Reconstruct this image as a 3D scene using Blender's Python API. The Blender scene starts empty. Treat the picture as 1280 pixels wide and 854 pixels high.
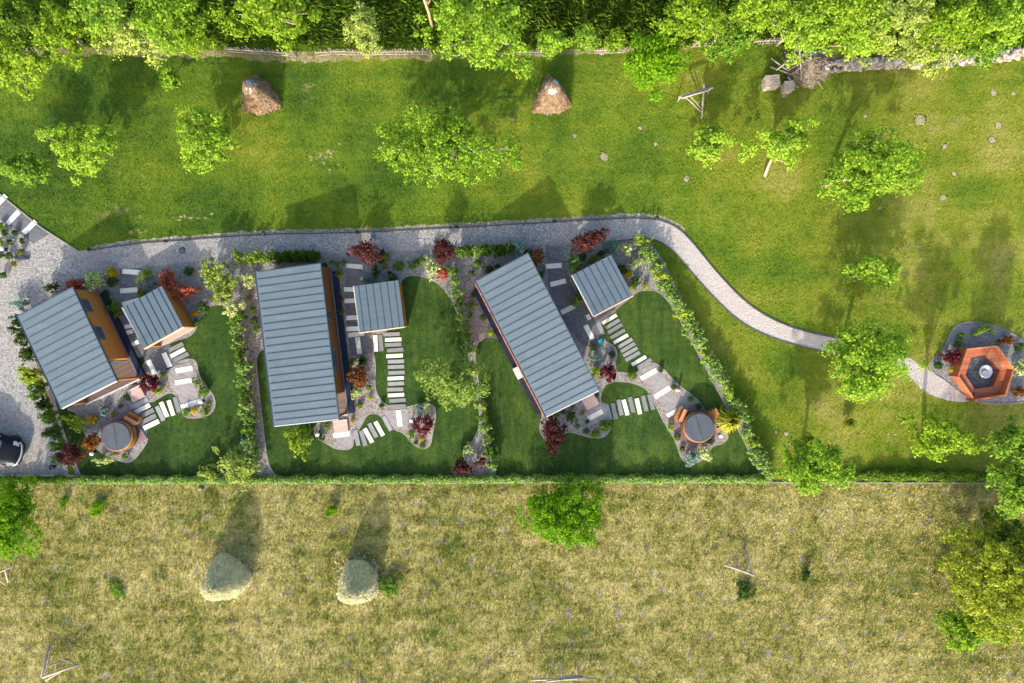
import bpy, math, random
import numpy as np
from mathutils import Vector, Matrix

S = bpy.context.scene
COL = S.collection
H = 45.0          # camera height in metres
K = 19.0          # photo pixels per metre on the ground
R_ = np.random.default_rng(7)
random.seed(7)

def G(px, py, z=0.0):
    f = (H - z) / (H * K)
    return Vector(((px - 640) * f, (427 - py) * f, z))
def GX(pts): return [tuple(G(x, y)[:2]) for x, y in pts]

# ------------------------------------------------------------ tagging
def tag(o, label=None, cat=None, group=None, kind=None):
    if label: o['label'] = label
    if cat: o['category'] = cat
    if group: o['group'] = group
    if kind: o['kind'] = kind
    return o
def empty(name, loc, rz=0, label=None, cat=None, group=None, scale=None):
    o = bpy.data.objects.new(name, None); COL.objects.link(o)
    o.location = loc; o.rotation_euler = (0, 0, rz)
    o.empty_display_size = .2
    if scale: o.scale = scale
    return tag(o, label, cat, group)
def link(name, me, parent=None, loc=None, rz=None, scale=None):
    o = bpy.data.objects.new(name, me); COL.objects.link(o)
    if parent: o.parent = parent
    if loc is not None: o.location = loc
    if rz is not None: o.rotation_euler = (0, 0, rz)
    if scale is not None: o.scale = scale
    return o

# ------------------------------------------------------------ mesh helpers
def fast_mesh(name, V, F, mat=None, smooth=False):
    V = np.asarray(V, dtype=np.float32); F = np.asarray(F, dtype=np.int32)
    me = bpy.data.meshes.new(name)
    n, k = F.shape
    me.vertices.add(len(V)); me.vertices.foreach_set('co', V.ravel())
    me.loops.add(n * k); me.loops.foreach_set('vertex_index', F.ravel())
    me.polygons.add(n)
    me.polygons.foreach_set('loop_start', np.arange(n, dtype=np.int32) * k)
    if smooth: me.polygons.foreach_set('use_smooth', np.ones(n, dtype=bool))
    me.update(calc_edges=True)
    if mat: me.materials.append(mat)
    return me

class MB:
    def __init__(s): s.v = []; s.f = []; s.sm = []
    def add(s, vs, fs, smooth=False):
        b = len(s.v); s.v += [tuple(v) for v in vs]
        s.f += [tuple(i + b for i in f) for f in fs]; s.sm += [smooth] * len(fs)
        return s
    def box(s, x0, x1, y0, y1, z0, z1, M=None, ch=0.0):
        if ch > 0:
            c = ch
            rings = [(c, z0), (0, z0 + c), (0, z1 - c), (c, z1)]
            vs = []
            for ins, z in rings:
                a, b, e, g = x0 + ins, x1 - ins, y0 + ins, y1 - ins
                vs += [(a, e, z), (b, e, z), (b, g, z), (a, g, z)]
            fs = [(3, 2, 1, 0), (12, 13, 14, 15)]
            for r in range(3):
                for i in range(4):
                    j = (i + 1) % 4
                    fs.append((r*4+i, r*4+j, r*4+4+j, r*4+4+i))
        else:
            vs = [(x0,y0,z0),(x1,y0,z0),(x1,y1,z0),(x0,y1,z0),(x0,y0,z1),(x1,y0,z1),(x1,y1,z1),(x0,y1,z1)]
            fs = [(3,2,1,0),(4,5,6,7),(0,1,5,4),(1,2,6,5),(2,3,7,6),(3,0,4,7)]
        if M is not None: vs = [M @ Vector(v) for v in vs]
        return s.add(vs, fs)
    def hexa(s, b, t):   # bottom 4 ccw, top 4
        return s.add(list(b) + list(t), [(3,2,1,0),(4,5,6,7),(0,1,5,4),(1,2,6,5),(2,3,7,6),(3,0,4,7)])
    def prism(s, pts, z0, z1):
        n = len(pts)
        s.add([(x, y, z0) for x, y in pts] + [(x, y, z1) for x, y in pts],
              [tuple(range(n))[::-1], tuple(range(n, 2*n))] + [(i, (i+1) % n, n+(i+1) % n, n+i) for i in range(n)])
        return s
    def tube(s, pts, rad, n=7, cap=True):
        pts = [Vector(p) for p in pts]
        if not hasattr(rad, '__len__'): rad = [rad] * len(pts)
        vs = []; fs = []
        for i, p in enumerate(pts):
            d = (pts[min(i+1, len(pts)-1)] - pts[max(i-1, 0)]).normalized()
            a = d.orthogonal().normalized() if abs(d.z) > .9 else d.cross(Vector((0,0,1))).normalized()
            b = d.cross(a)
            for k in range(n):
                t = 2*math.pi*k/n
                vs.append(p + (a*math.cos(t) + b*math.sin(t)) * rad[i])
        for i in range(len(pts)-1):
            for k in range(n):
                j = (k+1) % n
                fs.append((i*n+k, i*n+j, (i+1)*n+j, (i+1)*n+k))
        if cap: fs += [tuple(range(n))[::-1], tuple(range((len(pts)-1)*n, len(pts)*n))]
        return s.add(vs, fs, True)
    def lathe(s, prof, n=24, c=(0,0,0), jit=0, rng=None):
        vs = []; fs = []
        for r, z in prof:
            for k in range(n):
                t = 2*math.pi*k/n
                q = 1 + (rng.uniform(-jit, jit) if jit else 0)
                vs.append((c[0]+r*q*math.cos(t), c[1]+r*q*math.sin(t), c[2]+z))
        m = len(prof)
        for i in range(m-1):
            for k in range(n):
                j = (k+1) % n
                fs.append((i*n+k, i*n+j, (i+1)*n+j, (i+1)*n+k))
        fs += [tuple(range(n))[::-1], tuple(range((m-1)*n, m*n))]
        return s.add(vs, fs, True)
    def ball(s, c, r, n=12, m=8, sq=1):
        prof = [(max(.001, r*math.sin(math.pi*i/m)), -r*sq*math.cos(math.pi*i/m)) for i in range(m+1)]
        return s.lathe(prof, n, c)
    def mesh(s, name, mat):
        me = bpy.data.meshes.new(name); me.from_pydata(s.v, [], s.f); me.update()
        me.polygons.foreach_set('use_smooth', s.sm)
        if mat: me.materials.append(mat)
        return me
    def build(s, name, mat, parent=None, loc=None, rz=None, scale=None):
        return link(name, s.mesh(name, mat), parent, loc, rz, scale)

def chaikin(pts, it=2):
    for _ in range(it):
        q = []
        n = len(pts)
        for i in range(n):
            a, b = pts[i], pts[(i+1) % n]
            q += [(a[0]*.75+b[0]*.25, a[1]*.75+b[1]*.25), (a[0]*.25+b[0]*.75, a[1]*.25+b[1]*.75)]
        pts = q
    return pts
def chaikin_open(pts, it=2):
    for _ in range(it):
        q = [pts[0]]
        for a, b in zip(pts[:-1], pts[1:]):
            q += [(a[0]*.75+b[0]*.25, a[1]*.75+b[1]*.25), (a[0]*.25+b[0]*.75, a[1]*.25+b[1]*.75)]
        pts = q + [pts[-1]]
    return pts
def inside(poly, P):
    x, y = P[:, 0], P[:, 1]; r = np.zeros(len(P), bool)
    n = len(poly); j = n-1
    for i in range(n):
        xi, yi = poly[i]; xj, yj = poly[j]
        c = ((yi > y) != (yj > y)) & (x < (xj-xi)*(y-yi)/((yj-yi) or 1e-9)+xi)
        r ^= c; j = i
    return r
def sheet(name, pts, z, mat, kind='structure', thick=.05):
    area = sum(a[0]*b[1]-b[0]*a[1] for a, b in zip(pts, pts[1:]+pts[:1]))
    if area < 0: pts = pts[::-1]
    m = MB().prism(pts, z-thick, z)
    return tag(m.build(name, mat), kind=kind)
def strip(name, pts, w, z0, z1, mat, closed=False, kind='structure'):
    n = len(pts); L = []; Rr = []
    for i in range(n):
        if closed: a, b = pts[i-1], pts[(i+1) % n]
        else: a, b = pts[max(i-1, 0)], pts[min(i+1, n-1)]
        d = Vector((b[0]-a[0], b[1]-a[1]))
        d = d.normalized() if d.length > 0 else Vector((1, 0))
        q = Vector((-d.y, d.x)) * w/2
        L.append((pts[i][0]+q.x, pts[i][1]+q.y)); Rr.append((pts[i][0]-q.x, pts[i][1]-q.y))
    vs = [(x, y, z0) for x, y in L] + [(x, y, z0) for x, y in Rr] + [(x, y, z1) for x, y in L] + [(x, y, z1) for x, y in Rr]
    fs = []
    for i in range(n if closed else n-1):
        j = (i+1) % n
        fs += [(2*n+i, 3*n+i, 3*n+j, 2*n+j), (i, 2*n+i, 2*n+j, j), (n+i, n+j, 3*n+j, 3*n+i)]
    m = MB().add(vs, fs)
    o = m.build(name, mat)
    return tag(o, kind=kind) if kind else o

# ------------------------------------------------------------ materials
class NT:
    def __init__(s, name):
        s.m = bpy.data.materials.new(name); s.m.use_nodes = True
        s.t = s.m.node_tree; s.b = s.t.nodes['Principled BSDF']
        s.b.inputs['Specular IOR Level'].default_value = .25
        s.tc = s.t.nodes.new('ShaderNodeTexCoord')
        s.vec = s.tc.outputs['Object']
    def n(s, t, **k):
        x = s.t.nodes.new(t)
        for a, b in k.items(): setattr(x, a, b)
        return x
    def set(s, sock, v):
        if isinstance(v, bpy.types.NodeSocket): s.t.links.new(v, sock)
        else: sock.default_value = v
    def noise(s, scale, detail=3, rough=.6, vec=None, dist=0):
        x = s.n('ShaderNodeTexNoise'); s.set(x.inputs['Vector'], vec or s.vec)
        x.inputs['Scale'].default_value = scale; x.inputs['Detail'].default_value = detail
        x.inputs['Roughness'].default_value = rough; x.inputs['Distortion'].default_value = dist
        return x.outputs['Fac']
    def map(s, scale=(1,1,1), rot=(0,0,0), vec=None):
        x = s.n('ShaderNodeMapping'); s.set(x.inputs['Vector'], vec or s.vec)
        x.inputs['Scale'].default_value = scale; x.inputs['Rotation'].default_value = rot
        return x.outputs['Vector']
    def ramp(s, fac, stops, interp='LINEAR'):
        x = s.n('ShaderNodeValToRGB'); s.set(x.inputs['Fac'], fac)
        e = x.color_ramp; e.interpolation = interp
        while len(e.elements) < len(stops): e.elements.new(.5)
        for el, (p, c) in zip(e.elements, stops):
            el.position = p; el.color = (*c, 1) if len(c) == 3 else c
        return x.outputs['Color']
    def mix(s, fac, a, b, mode='MIX'):
        x = s.n('ShaderNodeMix', data_type='RGBA', blend_type=mode)
        s.set(x.inputs[0], fac)
        s.set(x.inputs[6], a if isinstance(a, bpy.types.NodeSocket) else (*a, 1))
        s.set(x.inputs[7], b if isinstance(b, bpy.types.NodeSocket) else (*b, 1))
        return x.outputs[2]
    def math(s, op, a, b=0.0, c=0.0, clamp=False):
        x = s.n('ShaderNodeMath', operation=op, use_clamp=clamp)
        s.set(x.inputs[0], a); s.set(x.inputs[1], b); s.set(x.inputs[2], c)
        return x.outputs[0]
    def rng(s, v, a, b, c=0.0, d=1.0):
        x = s.n('ShaderNodeMapRange'); s.set(x.inputs['Value'], v)
        for k, q in zip(('From Min','From Max','To Min','To Max'), (a, b, c, d)): x.inputs[k].default_value = q
        return x.outputs['Result']
    def sep(s, vec=None):
        x = s.n('ShaderNodeSeparateXYZ'); s.set(x.inputs[0], vec or s.vec); return x.outputs
    def isl(s): return s.n('ShaderNodeNewGeometry').outputs['Random Per Island']
    def objrand(s): return s.n('ShaderNodeObjectInfo').outputs['Random']
    def bump(s, h, strength=.5, dist=.02):
        x = s.n('ShaderNodeBump'); s.set(x.inputs['Height'], h)
        x.inputs['Strength'].default_value = strength; x.inputs['Distance'].default_value = dist
        s.set(s.b.inputs['Normal'], x.outputs['Normal'])
    def col(s, c): s.set(s.b.inputs['Base Color'], c if isinstance(c, bpy.types.NodeSocket) else (*c, 1)); return s
    def rough(s, r): s.set(s.b.inputs['Roughness'], r); return s
    def metal(s, r): s.b.inputs['Metallic'].default_value = r; return s
    def leafy(s, c, trans=.35, tcol=None):
        # diffuse + translucent, as thin leaves are
        d = s.n('ShaderNodeBsdfDiffuse'); t = s.n('ShaderNodeBsdfTranslucent'); x = s.n('ShaderNodeMixShader')
        s.set(d.inputs['Color'], c)
        s.set(t.inputs['Color'], tcol if tcol is not None else c)
        x.inputs[0].default_value = trans
        s.t.links.new(d.outputs[0], x.inputs[1]); s.t.links.new(t.outputs[0], x.inputs[2])
        s.t.links.new(x.outputs[0], s.t.nodes['Material Output'].inputs['Surface'])
        return s

def plain(name, c, rough=.6, metal=0, var=.15, scale=6):
    t = NT(name)
    f = t.noise(scale, 4)
    a = tuple(x*(1-var) for x in c); b = tuple(min(1, x*(1+var)) for x in c)
    t.col(t.ramp(f, [(.3, a), (.7, b)])).rough(rough).metal(metal)
    return t.m

YF = G(0, 604).y      # the line between gardens and dry field
YT = G(0, 60).y       # the wattle fence line

def meadow_col(t, blade):
    big = t.noise(.13, 3); mid = t.noise(.55, 4, .65); fine = t.noise(5.0, 4, .7)
    x = t.sep()[0]
    f = t.math('ADD', t.math('ADD', t.math('MULTIPLY', t.math('SUBTRACT', big, .5), 1.15), .375), t.rng(x, -34, 34, -.19, .20))
    f = t.math('ADD', f, t.math('MULTIPLY', t.math('SUBTRACT', mid, .5), .55))
    f = t.math('ADD', f, t.math('MULTIPLY', t.math('SUBTRACT', fine, .5), .38))
    st = t.noise(1.0, 4, .65, vec=t.map((.09,1.1,1)))
    f = t.math('ADD', f, t.math('MULTIPLY', t.math('SUBTRACT', st, .5), .42))
    if blade: f = t.math('ADD', f, t.rng(t.isl(), 0, 1, -.12, .14))
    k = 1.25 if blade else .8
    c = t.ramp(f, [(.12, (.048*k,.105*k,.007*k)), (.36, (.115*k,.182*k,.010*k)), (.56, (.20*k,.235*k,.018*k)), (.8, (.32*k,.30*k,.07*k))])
    dry = t.noise(.32, 5, .7, vec=t.map((1,1.6,1)))
    c = t.mix(t.rng(dry, .63, .72, 0, .75), c, (.24,.20,.09))
    return c
def dry_col(t, blade):
    big = t.noise(.16, 5, .62); mid = t.noise(1.1, 4, .7, vec=t.map((.8,1.2,1))); fine = t.noise(6, 3, .7)
    f = t.math('ADD', t.math('MULTIPLY', big, .5), t.math('MULTIPLY', mid, .5))
    f = t.math('ADD', f, t.math('MULTIPLY', t.math('SUBTRACT', fine, .5), .55))
    f = t.math('ADD', t.math('MULTIPLY', t.math('SUBTRACT', f, .5), 1.25), .50)
    st = t.noise(1.0, 4, .65, vec=t.map((.07,1.5,1)))
    f = t.math('ADD', f, t.math('MULTIPLY', t.math('SUBTRACT', st, .5), .30))
    if blade: f = t.math('ADD', f, t.rng(t.isl(), 0, 1, -.13, .13))
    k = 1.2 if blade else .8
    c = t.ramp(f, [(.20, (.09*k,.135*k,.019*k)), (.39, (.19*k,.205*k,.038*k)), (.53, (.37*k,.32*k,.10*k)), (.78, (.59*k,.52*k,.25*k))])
    g = t.noise(1.15, 4, .72, vec=t.map((1,1,1), (0,0,1)))
    c = t.mix(t.rng(g, .585, .65, 0, .75), c, (.27,.235,.225))
    g2 = t.noise(.45, 4, .7, vec=t.map((1,1,1), (0,0,2.2)))
    c = t.mix(t.rng(g2, .58, .68, 0, .6), c, (.09,.15,.02))
    return c
def field_col(t, blade):
    f = t.math('ADD', t.math('MULTIPLY', t.noise(.5, 4, .6), .6), t.math('MULTIPLY', t.noise(4, 3), .4))
    if blade: f = t.math('ADD', f, t.rng(t.isl(), 0, 1, -.2, .2))
    return t.ramp(f, [(.3, (.045,.10,.010)), (.5, (.11,.19,.018)), (.72, (.24,.30,.035))])
def lawn_col(t, blade):
    f = t.math('ADD', t.math('MULTIPLY', t.noise(.45, 5, .65), .6), t.math('MULTIPLY', t.noise(3.5, 4, .7), .4))
    f = t.math('ADD', f, t.rng(t.sep()[0], -30, 16, -.07, .07))
    st = t.noise(1.0, 4, .7, vec=t.map((2.2,.35,1), (0,0,.1)))
    f = t.math('ADD', f, t.math('MULTIPLY', t.math('SUBTRACT', st, .5), .5))
    if blade: f = t.math('ADD', f, t.rng(t.isl(), 0, 1, -.13, .13))
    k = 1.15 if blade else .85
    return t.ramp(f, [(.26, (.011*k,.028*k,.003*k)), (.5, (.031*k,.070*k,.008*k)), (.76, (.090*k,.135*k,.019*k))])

def ground_mat():
    t = NT('ground_soil_and_grass')
    y = t.math('ADD', t.sep()[1], t.math('MULTIPLY', t.math('SUBTRACT', t.noise(1.5, 3), .5), .5))
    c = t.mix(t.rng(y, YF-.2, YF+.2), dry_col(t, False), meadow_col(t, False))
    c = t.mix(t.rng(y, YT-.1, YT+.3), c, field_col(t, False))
    t.col(c).rough(.95); t.bump(t.noise(9, 5, .75), .9, .06)
    return t.m
def blade_mat(name, fn, trans=.3):
    t = NT(name); t.leafy(fn(t, True), trans); return t.m

def gravel_mat(name, cols, scale=11, big=.35, tint=None):
    t = NT(name)
    v = t.n('ShaderNodeTexVoronoi'); t.set(v.inputs['Vector'], t.vec); v.inputs['Scale'].default_value = scale
    s = t.sep(v.outputs['Color'])[0]
    f = t.math('ADD', t.math('MULTIPLY', s, .68), t.math('MULTIPLY', t.noise(2.2, 5, .7), .32))
    c = t.ramp(f, [(.2, cols[0]), (.45, cols[1]), (.75, cols[2])])
    c = t.mix(t.math('MULTIPLY', t.rng(t.noise(.3, 4, .6), .42, .62), big), c, tint or (.29,.25,.215))
    w = t.noise(.9, 5, .7, vec=t.map((.35,1.3,1)))
    c = t.mix(t.rng(w, .5, .7, 0, .35), c, tuple(x*.62 for x in cols[1]))
    if name == 'path_gravel': c = t.mix(t.rng(t.sep()[0], 6, 12, 0, .6), c, t.mix(.6, t.mix(.35, c, (1,1,1)), (.47,.365,.305)))  # sunlit warmth of the right-hand path mixed into the gravel colour
    t.col(c).rough(.9); t.bump(v.outputs['Distance'], .8, .03)
    return t.m

def foliage(name, dark, mid, light, trans=.35, clump=1.6, yellow=None):
    t = NT(name)
    f = t.math('ADD', t.math('MULTIPLY', t.noise(clump, 3, .6), .65), t.math('MULTIPLY', t.isl(), .42))
    f = t.math('ADD', f, t.math('MULTIPLY', t.math('SUBTRACT', t.objrand(), .5), .14))
    c = t.ramp(f, [(.25, dark), (.52, mid), (.85, light)])
    t.leafy(c, trans); return t.m

def wood_mat(name, a, b, plank=.14, axis=0, rough=.65):
    t = NT(name)
    sc = [3, 3, 3]; sc[axis] = .35
    g = t.noise(4, 5, .65, vec=t.map(tuple(sc), (0,0,0)))
    o = t.sep()[1-axis] if axis < 2 else t.sep()[0]
    p = t.math('FRACT', t.math('DIVIDE', o, plank))
    idx = t.math('FLOOR', t.math('DIVIDE', o, plank))
    wn = t.n('ShaderNodeTexWhiteNoise', noise_dimensions='1D'); t.set(wn.inputs['W'], idx)
    f = t.math('ADD', t.math('MULTIPLY', g, .6), t.math('MULTIPLY', wn.outputs['Value'], .4))
    c = t.ramp(f, [(.25, a), (.75, b)])
    gap = t.math('LESS_THAN', p, .08)
    c = t.mix(t.math('MULTIPLY', gap, .7), c, tuple(x*.25 for x in a))
    t.col(c).rough(rough); t.bump(p, .15, .01)
    return t.m

MAT = {}
MAT['ground'] = ground_mat()
MAT['meadow'] = blade_mat('meadow_grass_blades', meadow_col)
MAT['dry'] = blade_mat('dry_grass_blades', dry_col, .25)
MAT['field'] = blade_mat('crop_grass_blades', field_col)
MAT['lawnb'] = blade_mat('lawn_grass_blades', lawn_col)
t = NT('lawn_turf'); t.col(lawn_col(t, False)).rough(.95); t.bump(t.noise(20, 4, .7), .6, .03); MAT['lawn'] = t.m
MAT['gravel'] = gravel_mat('path_gravel', [(.13,.127,.125),(.225,.218,.21),(.36,.345,.325)], 15, .5)
MAT['bed'] = gravel_mat('bed_gravel', [(.11,.107,.11),(.18,.175,.173),(.28,.27,.26)], 16, .3, (.26,.22,.19))
MAT['mulch'] = gravel_mat('bark_mulch', [(.13,.105,.095),(.21,.18,.16),(.31,.27,.245)], 13, .4, (.23,.185,.155))
MAT['firegravel'] = gravel_mat('dark_gravel', [(.055,.06,.065),(.10,.108,.115),(.17,.175,.18)], 14, .2, (.1,.1,.1))
MAT['verge'] = gravel_mat('pale_verge_soil', [(.17,.145,.11),(.26,.225,.175),(.37,.33,.27)], 9, .5, (.15,.15,.05))
MAT['tansoil'] = gravel_mat('tan_soil_thatch', [(.23,.19,.085),(.29,.24,.125),(.36,.30,.175)], 18, .75, (.15,.17,.035))
t = NT('slate_paving')
b = t.n('ShaderNodeTexBrick'); t.set(b.inputs['Vector'], t.map((1,1,1), (0,0,.25)))
for k, v in (('Scale', 1.0), ('Mortar Size', .018), ('Brick Width', 1.1), ('Row Height', .32)): b.inputs[k].default_value = v
b.inputs['Color1'].default_value = (.075,.08,.092,1); b.inputs['Color2'].default_value = (.115,.12,.132,1); b.inputs['Mortar'].default_value = (.19,.165,.15,1)
t.col(t.mix(.35, b.outputs['Color'], t.ramp(t.noise(5, 5), [(.3,(.07,.074,.085)),(.7,(.15,.15,.16))]))).rough(.8); MAT['paving'] = t.m
t = NT('warm_paving')
b = t.n('ShaderNodeTexBrick'); t.set(b.inputs['Vector'], t.map((1,1,1), (0,0,.5)))
for k, v in (('Scale', 1.0), ('Mortar Size', .02), ('Brick Width', 1.1), ('Row Height', .32)): b.inputs[k].default_value = v
b.inputs['Color1'].default_value = (.175,.17,.175,1); b.inputs['Color2'].default_value = (.24,.225,.225,1); b.inputs['Mortar'].default_value = (.32,.27,.25,1)
t.col(t.mix(.35, b.outputs['Color'], t.ramp(t.noise(5, 5), [(.3,(.17,.16,.15)),(.7,(.32,.29,.27))]))).rough(.85); MAT['warmpaving'] = t.m
def slab_mat(name, a, b):
    t = NT(name)
    f = t.math('ADD', t.noise(3, 5, .7), t.math('MULTIPLY', t.math('SUBTRACT', t.objrand(), .5), .5))
    g = t.noise(1.7, 5, .75, vec=t.map((2.5,1,1), (0,0,.4)))
    cc = t.mix(t.rng(g, .52, .72, 0, .45), t.ramp(f, [(.3, a), (.65, b)]), tuple(x*.55 for x in a))
    t.col(cc).rough(.8); t.bump(t.noise(30, 3), .2, .005); return t.m
MAT['white'] = slab_mat('white_concrete', (.58,.56,.47), (.76,.73,.63))
MAT['grey'] = slab_mat('grey_concrete', (.16,.165,.17), (.25,.255,.25))
MAT['kerb'] = plain('kerb_concrete', (.25,.235,.22), .85)
MAT['darkedge'] = plain('dark_edging', (.06,.06,.065), .6)
def roof_mat():
    t = NT('blue_grey_metal_roof')
    x, y, z = t.sep()
    st = t.noise(1.2, 5, .6, vec=t.map((.4, 2.2, 1)))
    f = t.math('ADD', t.math('MULTIPLY', st, .6), t.math('MULTIPLY', t.noise(14, 4, .7), .4))
    c = t.ramp(f, [(.3, (.070,.098,.118)), (.7, (.108,.145,.168))])
    c = t.mix(t.rng(t.noise(.7, 5, .7), .55, .75, 0, .35), c, (.17,.20,.205))
    gr = t.noise(1.0, 5, .7, vec=t.map((.5, 3.5, 1), (0,0,0)))
    c = t.mix(t.rng(gr, .52, .72, 0, .4), c, (.075,.092,.10))
    sp = t.noise(9, 3, .8); c = t.mix(t.rng(sp, .68, .74, 0, .35), c, (.26,.28,.27))
    t.col(c).rough(t.rng(gr, .3, .7, .4, .65)).metal(.1); t.b.inputs['Specular IOR Level'].default_value = .4
    t.bump(t.noise(3, 3), .08, .02); return t.m
MAT['roof'] = roof_mat()
MAT['seam'] = plain('roof_seam_metal', (.055,.075,.092), .5, .2)
MAT['gutter'] = plain('gutter_metal', (.06,.085,.11), .45, .4)
MAT['fascia'] = plain('pale_fascia', (.42,.42,.41), .6)
MAT['tanfascia'] = plain('pale_timber_fascia', (.55,.40,.26), .6)
MAT['cladding'] = wood_mat('orange_timber_cladding', (.24,.095,.018), (.39,.165,.036), .14, 2)
MAT['porchwood'] = wood_mat('brown_porch_boards', (.10,.065,.055), (.17,.11,.09), .12, 0)
MAT['pinkdeck'] = wood_mat('faded_pink_deck', (.40,.28,.24), (.54,.40,.34), .14, 0)
MAT['mauvedeck'] = wood_mat('mauve_deck_boards', (.13,.085,.09), (.21,.14,.145), .14, 0)
MAT['tubwood'] = wood_mat('tub_timber', (.21,.085,.02), (.34,.15,.036), .1, 2)
MAT['bench'] = wood_mat('red_larch_boards', (.30,.085,.038), (.46,.15,.066), .15, 0)
MAT['benchcap'] = wood_mat('larch_cap', (.38,.14,.06), (.55,.25,.12), .2, 0)
MAT['glass'] = plain('window_glass', (.025,.06,.10), .08, 0, .1); MAT['glass'].node_tree.nodes['Principled BSDF'].inputs['Specular IOR Level'].default_value = .8
MAT['navy'] = plain('navy_panel', (.012,.016,.035), .4)
MAT['framegrey'] = plain('dark_grey_frame', (.12,.13,.15), .5)
MAT['cover'] = plain('grey_tub_cover', (.062,.070,.082), .55, 0, .2, 2)
MAT['bark'] = plain('bark', (.20,.16,.12), .9, 0, .35, 9)
MAT['palebark'] = plain('pale_bark', (.36,.29,.21), .9, 0, .3, 9)
MAT['oldwood'] = plain('weathered_grey_wood', (.30,.255,.205), .85, 0, .3, 5)
MAT['tanwood'] = plain('tan_pole_wood', (.45,.30,.17), .85, 0, .25, 5)
MAT['black'] = plain('black_metal', (.02,.02,.022), .4)
MAT['steel'] = plain('bright_steel', (.62,.62,.60), .3, .6)
MAT['lampwhite'] = plain('white_lamp_glass', (.82,.82,.80), .3, 0, .03)
MAT['teal'] = plain('teal_plastic', (.03,.28,.30), .4)
MAT['stone'] = plain('pale_stone', (.34,.29,.235), .9, 0, .35, 3)
MAT['soil'] = plain('pale_soil', (.30,.255,.17), .95, 0, .3, 4)
MAT['darkstone'] = plain('dark_slate', (.04,.045,.055), .5, 0, .3, 4)
MAT['hay'] = foliage('grey_green_hay', (.34,.32,.18), (.58,.54,.30), (.80,.74,.42), .1, 2.5)
MAT['straw'] = foliage('brown_straw', (.14,.085,.05), (.27,.18,.11), (.46,.34,.22), .1, 2.5)
MAT['tarp'] = plain('pale_tarp', (.40,.42,.45), .4, 0, .3, 3)
MAT['bluetarp'] = plain('blue_tarp', (.20,.26,.34), .4, 0, .3, 3)
MAT['carpaint'] = plain('navy_car_paint', (.006,.007,.012), .35, 0, .1); MAT['carpaint'].node_tree.nodes['Principled BSDF'].inputs['Specular IOR Level'].default_value = .12
MAT['chrome'] = plain('chrome', (.45,.46,.48), .3, .7, .05)
MAT['tyre'] = plain('tyre_rubber', (.02,.02,.02), .8)
MAT['headlight'] = plain('headlight_glass', (.22,.24,.27), .12, .2, .1)
# foliage
MAT['f_bright'] = foliage('bright_leaves', (.065,.15,.014), (.205,.355,.026), (.45,.59,.07), .42)
MAT['f_yellowgreen'] = foliage('yellow_green_leaves', (.065,.135,.010), (.195,.32,.02), (.43,.55,.06), .42)
MAT['f_green'] = foliage('green_leaves', (.045,.115,.014), (.145,.275,.026), (.34,.47,.06), .42)
MAT['f_deep'] = foliage('deep_green_leaves', (0.041,0.094,0.014), (0.109,0.196,0.019), (0.246,0.334,0.036))
MAT['f_pale'] = foliage('pale_tangled_leaves', (.11,.17,.03), (.29,.375,.06), (.54,.60,.17), .42)
MAT['f_vivid'] = foliage('vivid_leaves', (.055,.15,.008), (.12,.27,.010), (.26,.43,.022), .42)
MAT['f_olive'] = foliage('olive_leaves', (0.072,0.102,0.012), (0.174,0.210,0.017), (0.348,0.362,0.043))
MAT['dark'] = foliage('dark_shrub_leaves', (.020,.052,.012), (.050,.105,.020), (.11,.18,.03), clump=3)
MAT['green'] = foliage('green_shrub_leaves', (0.043,0.109,0.014), (0.109,0.203,0.026), (0.217,0.319,0.043), clump=3)
MAT['lime'] = foliage('lime_shrub_leaves', (.10,.18,.012), (.25,.36,.03), (.46,.54,.09), clump=3)
MAT['hedge'] = foliage('hedge_leaves', (.075,.155,.028), (.19,.31,.06), (.40,.50,.15), clump=3)
MAT['cream'] = foliage('cream_leaves', (.20,.27,.085), (.46,.53,.20), (.72,.74,.36), clump=3)
MAT['yellow'] = foliage('yellow_leaves', (0.174,0.145,0.006), (0.435,0.319,0.009), (0.725,0.522,0.014), clump=3)
MAT['purple'] = foliage('purple_leaves', (.026,.010,.010), (.075,.024,.023), (.22,.085,.065), clump=3)
MAT['crimson'] = foliage('crimson_leaves', (.04,.008,.012), (.10,.018,.026), (.23,.055,.06), clump=3)
MAT['rust'] = foliage('rust_leaves', (.10,.035,.012), (.22,.078,.022), (.36,.16,.045), clump=3)
MAT['red'] = foliage('red_leaves', (0.189,0.041,0.023), (0.435,0.094,0.051), (0.667,0.203,0.102), clump=3)
MAT['blue'] = foliage('blue_green_needles', (.085,.155,.125), (.18,.28,.235), (.34,.46,.39), clump=3)
MAT['gold'] = foliage('golden_grass', (.13,.16,.012), (.30,.32,.025), (.55,.52,.08), clump=3)

MAT['f_soft'] = foliage('soft_pale_leaves', (.075,.135,.025), (.19,.285,.05), (.40,.48,.12), .42)

t = NT('hay_stalks')
f = t.math('ADD', t.math('MULTIPLY', t.noise(2.2, 4, .7), .45), t.math('MULTIPLY', t.isl(), .6))
t.leafy(t.ramp(f, [(.2, (.34,.33,.19)), (.5, (.62,.58,.34)), (.85, (.82,.78,.50))]), .25); MAT['hay'] = t.m
MAT['palewood'] = plain('pale_weathered_boards', (.37,.30,.245), .85, 0, .3, 5)

t = NT('leaf_litter_bits'); t.col(t.ramp(t.isl(), [(.1, (.05,.05,.035)), (.4, (.10,.13,.03)), (.6, (.20,.14,.08)), (.9, (.34,.30,.24))])).rough(.9); MAT['litter'] = t.m

MAT['f_lemon'] = foliage('lemon_green_leaves', (.085,.125,.012), (.25,.31,.025), (.52,.55,.08), .42)
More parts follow.
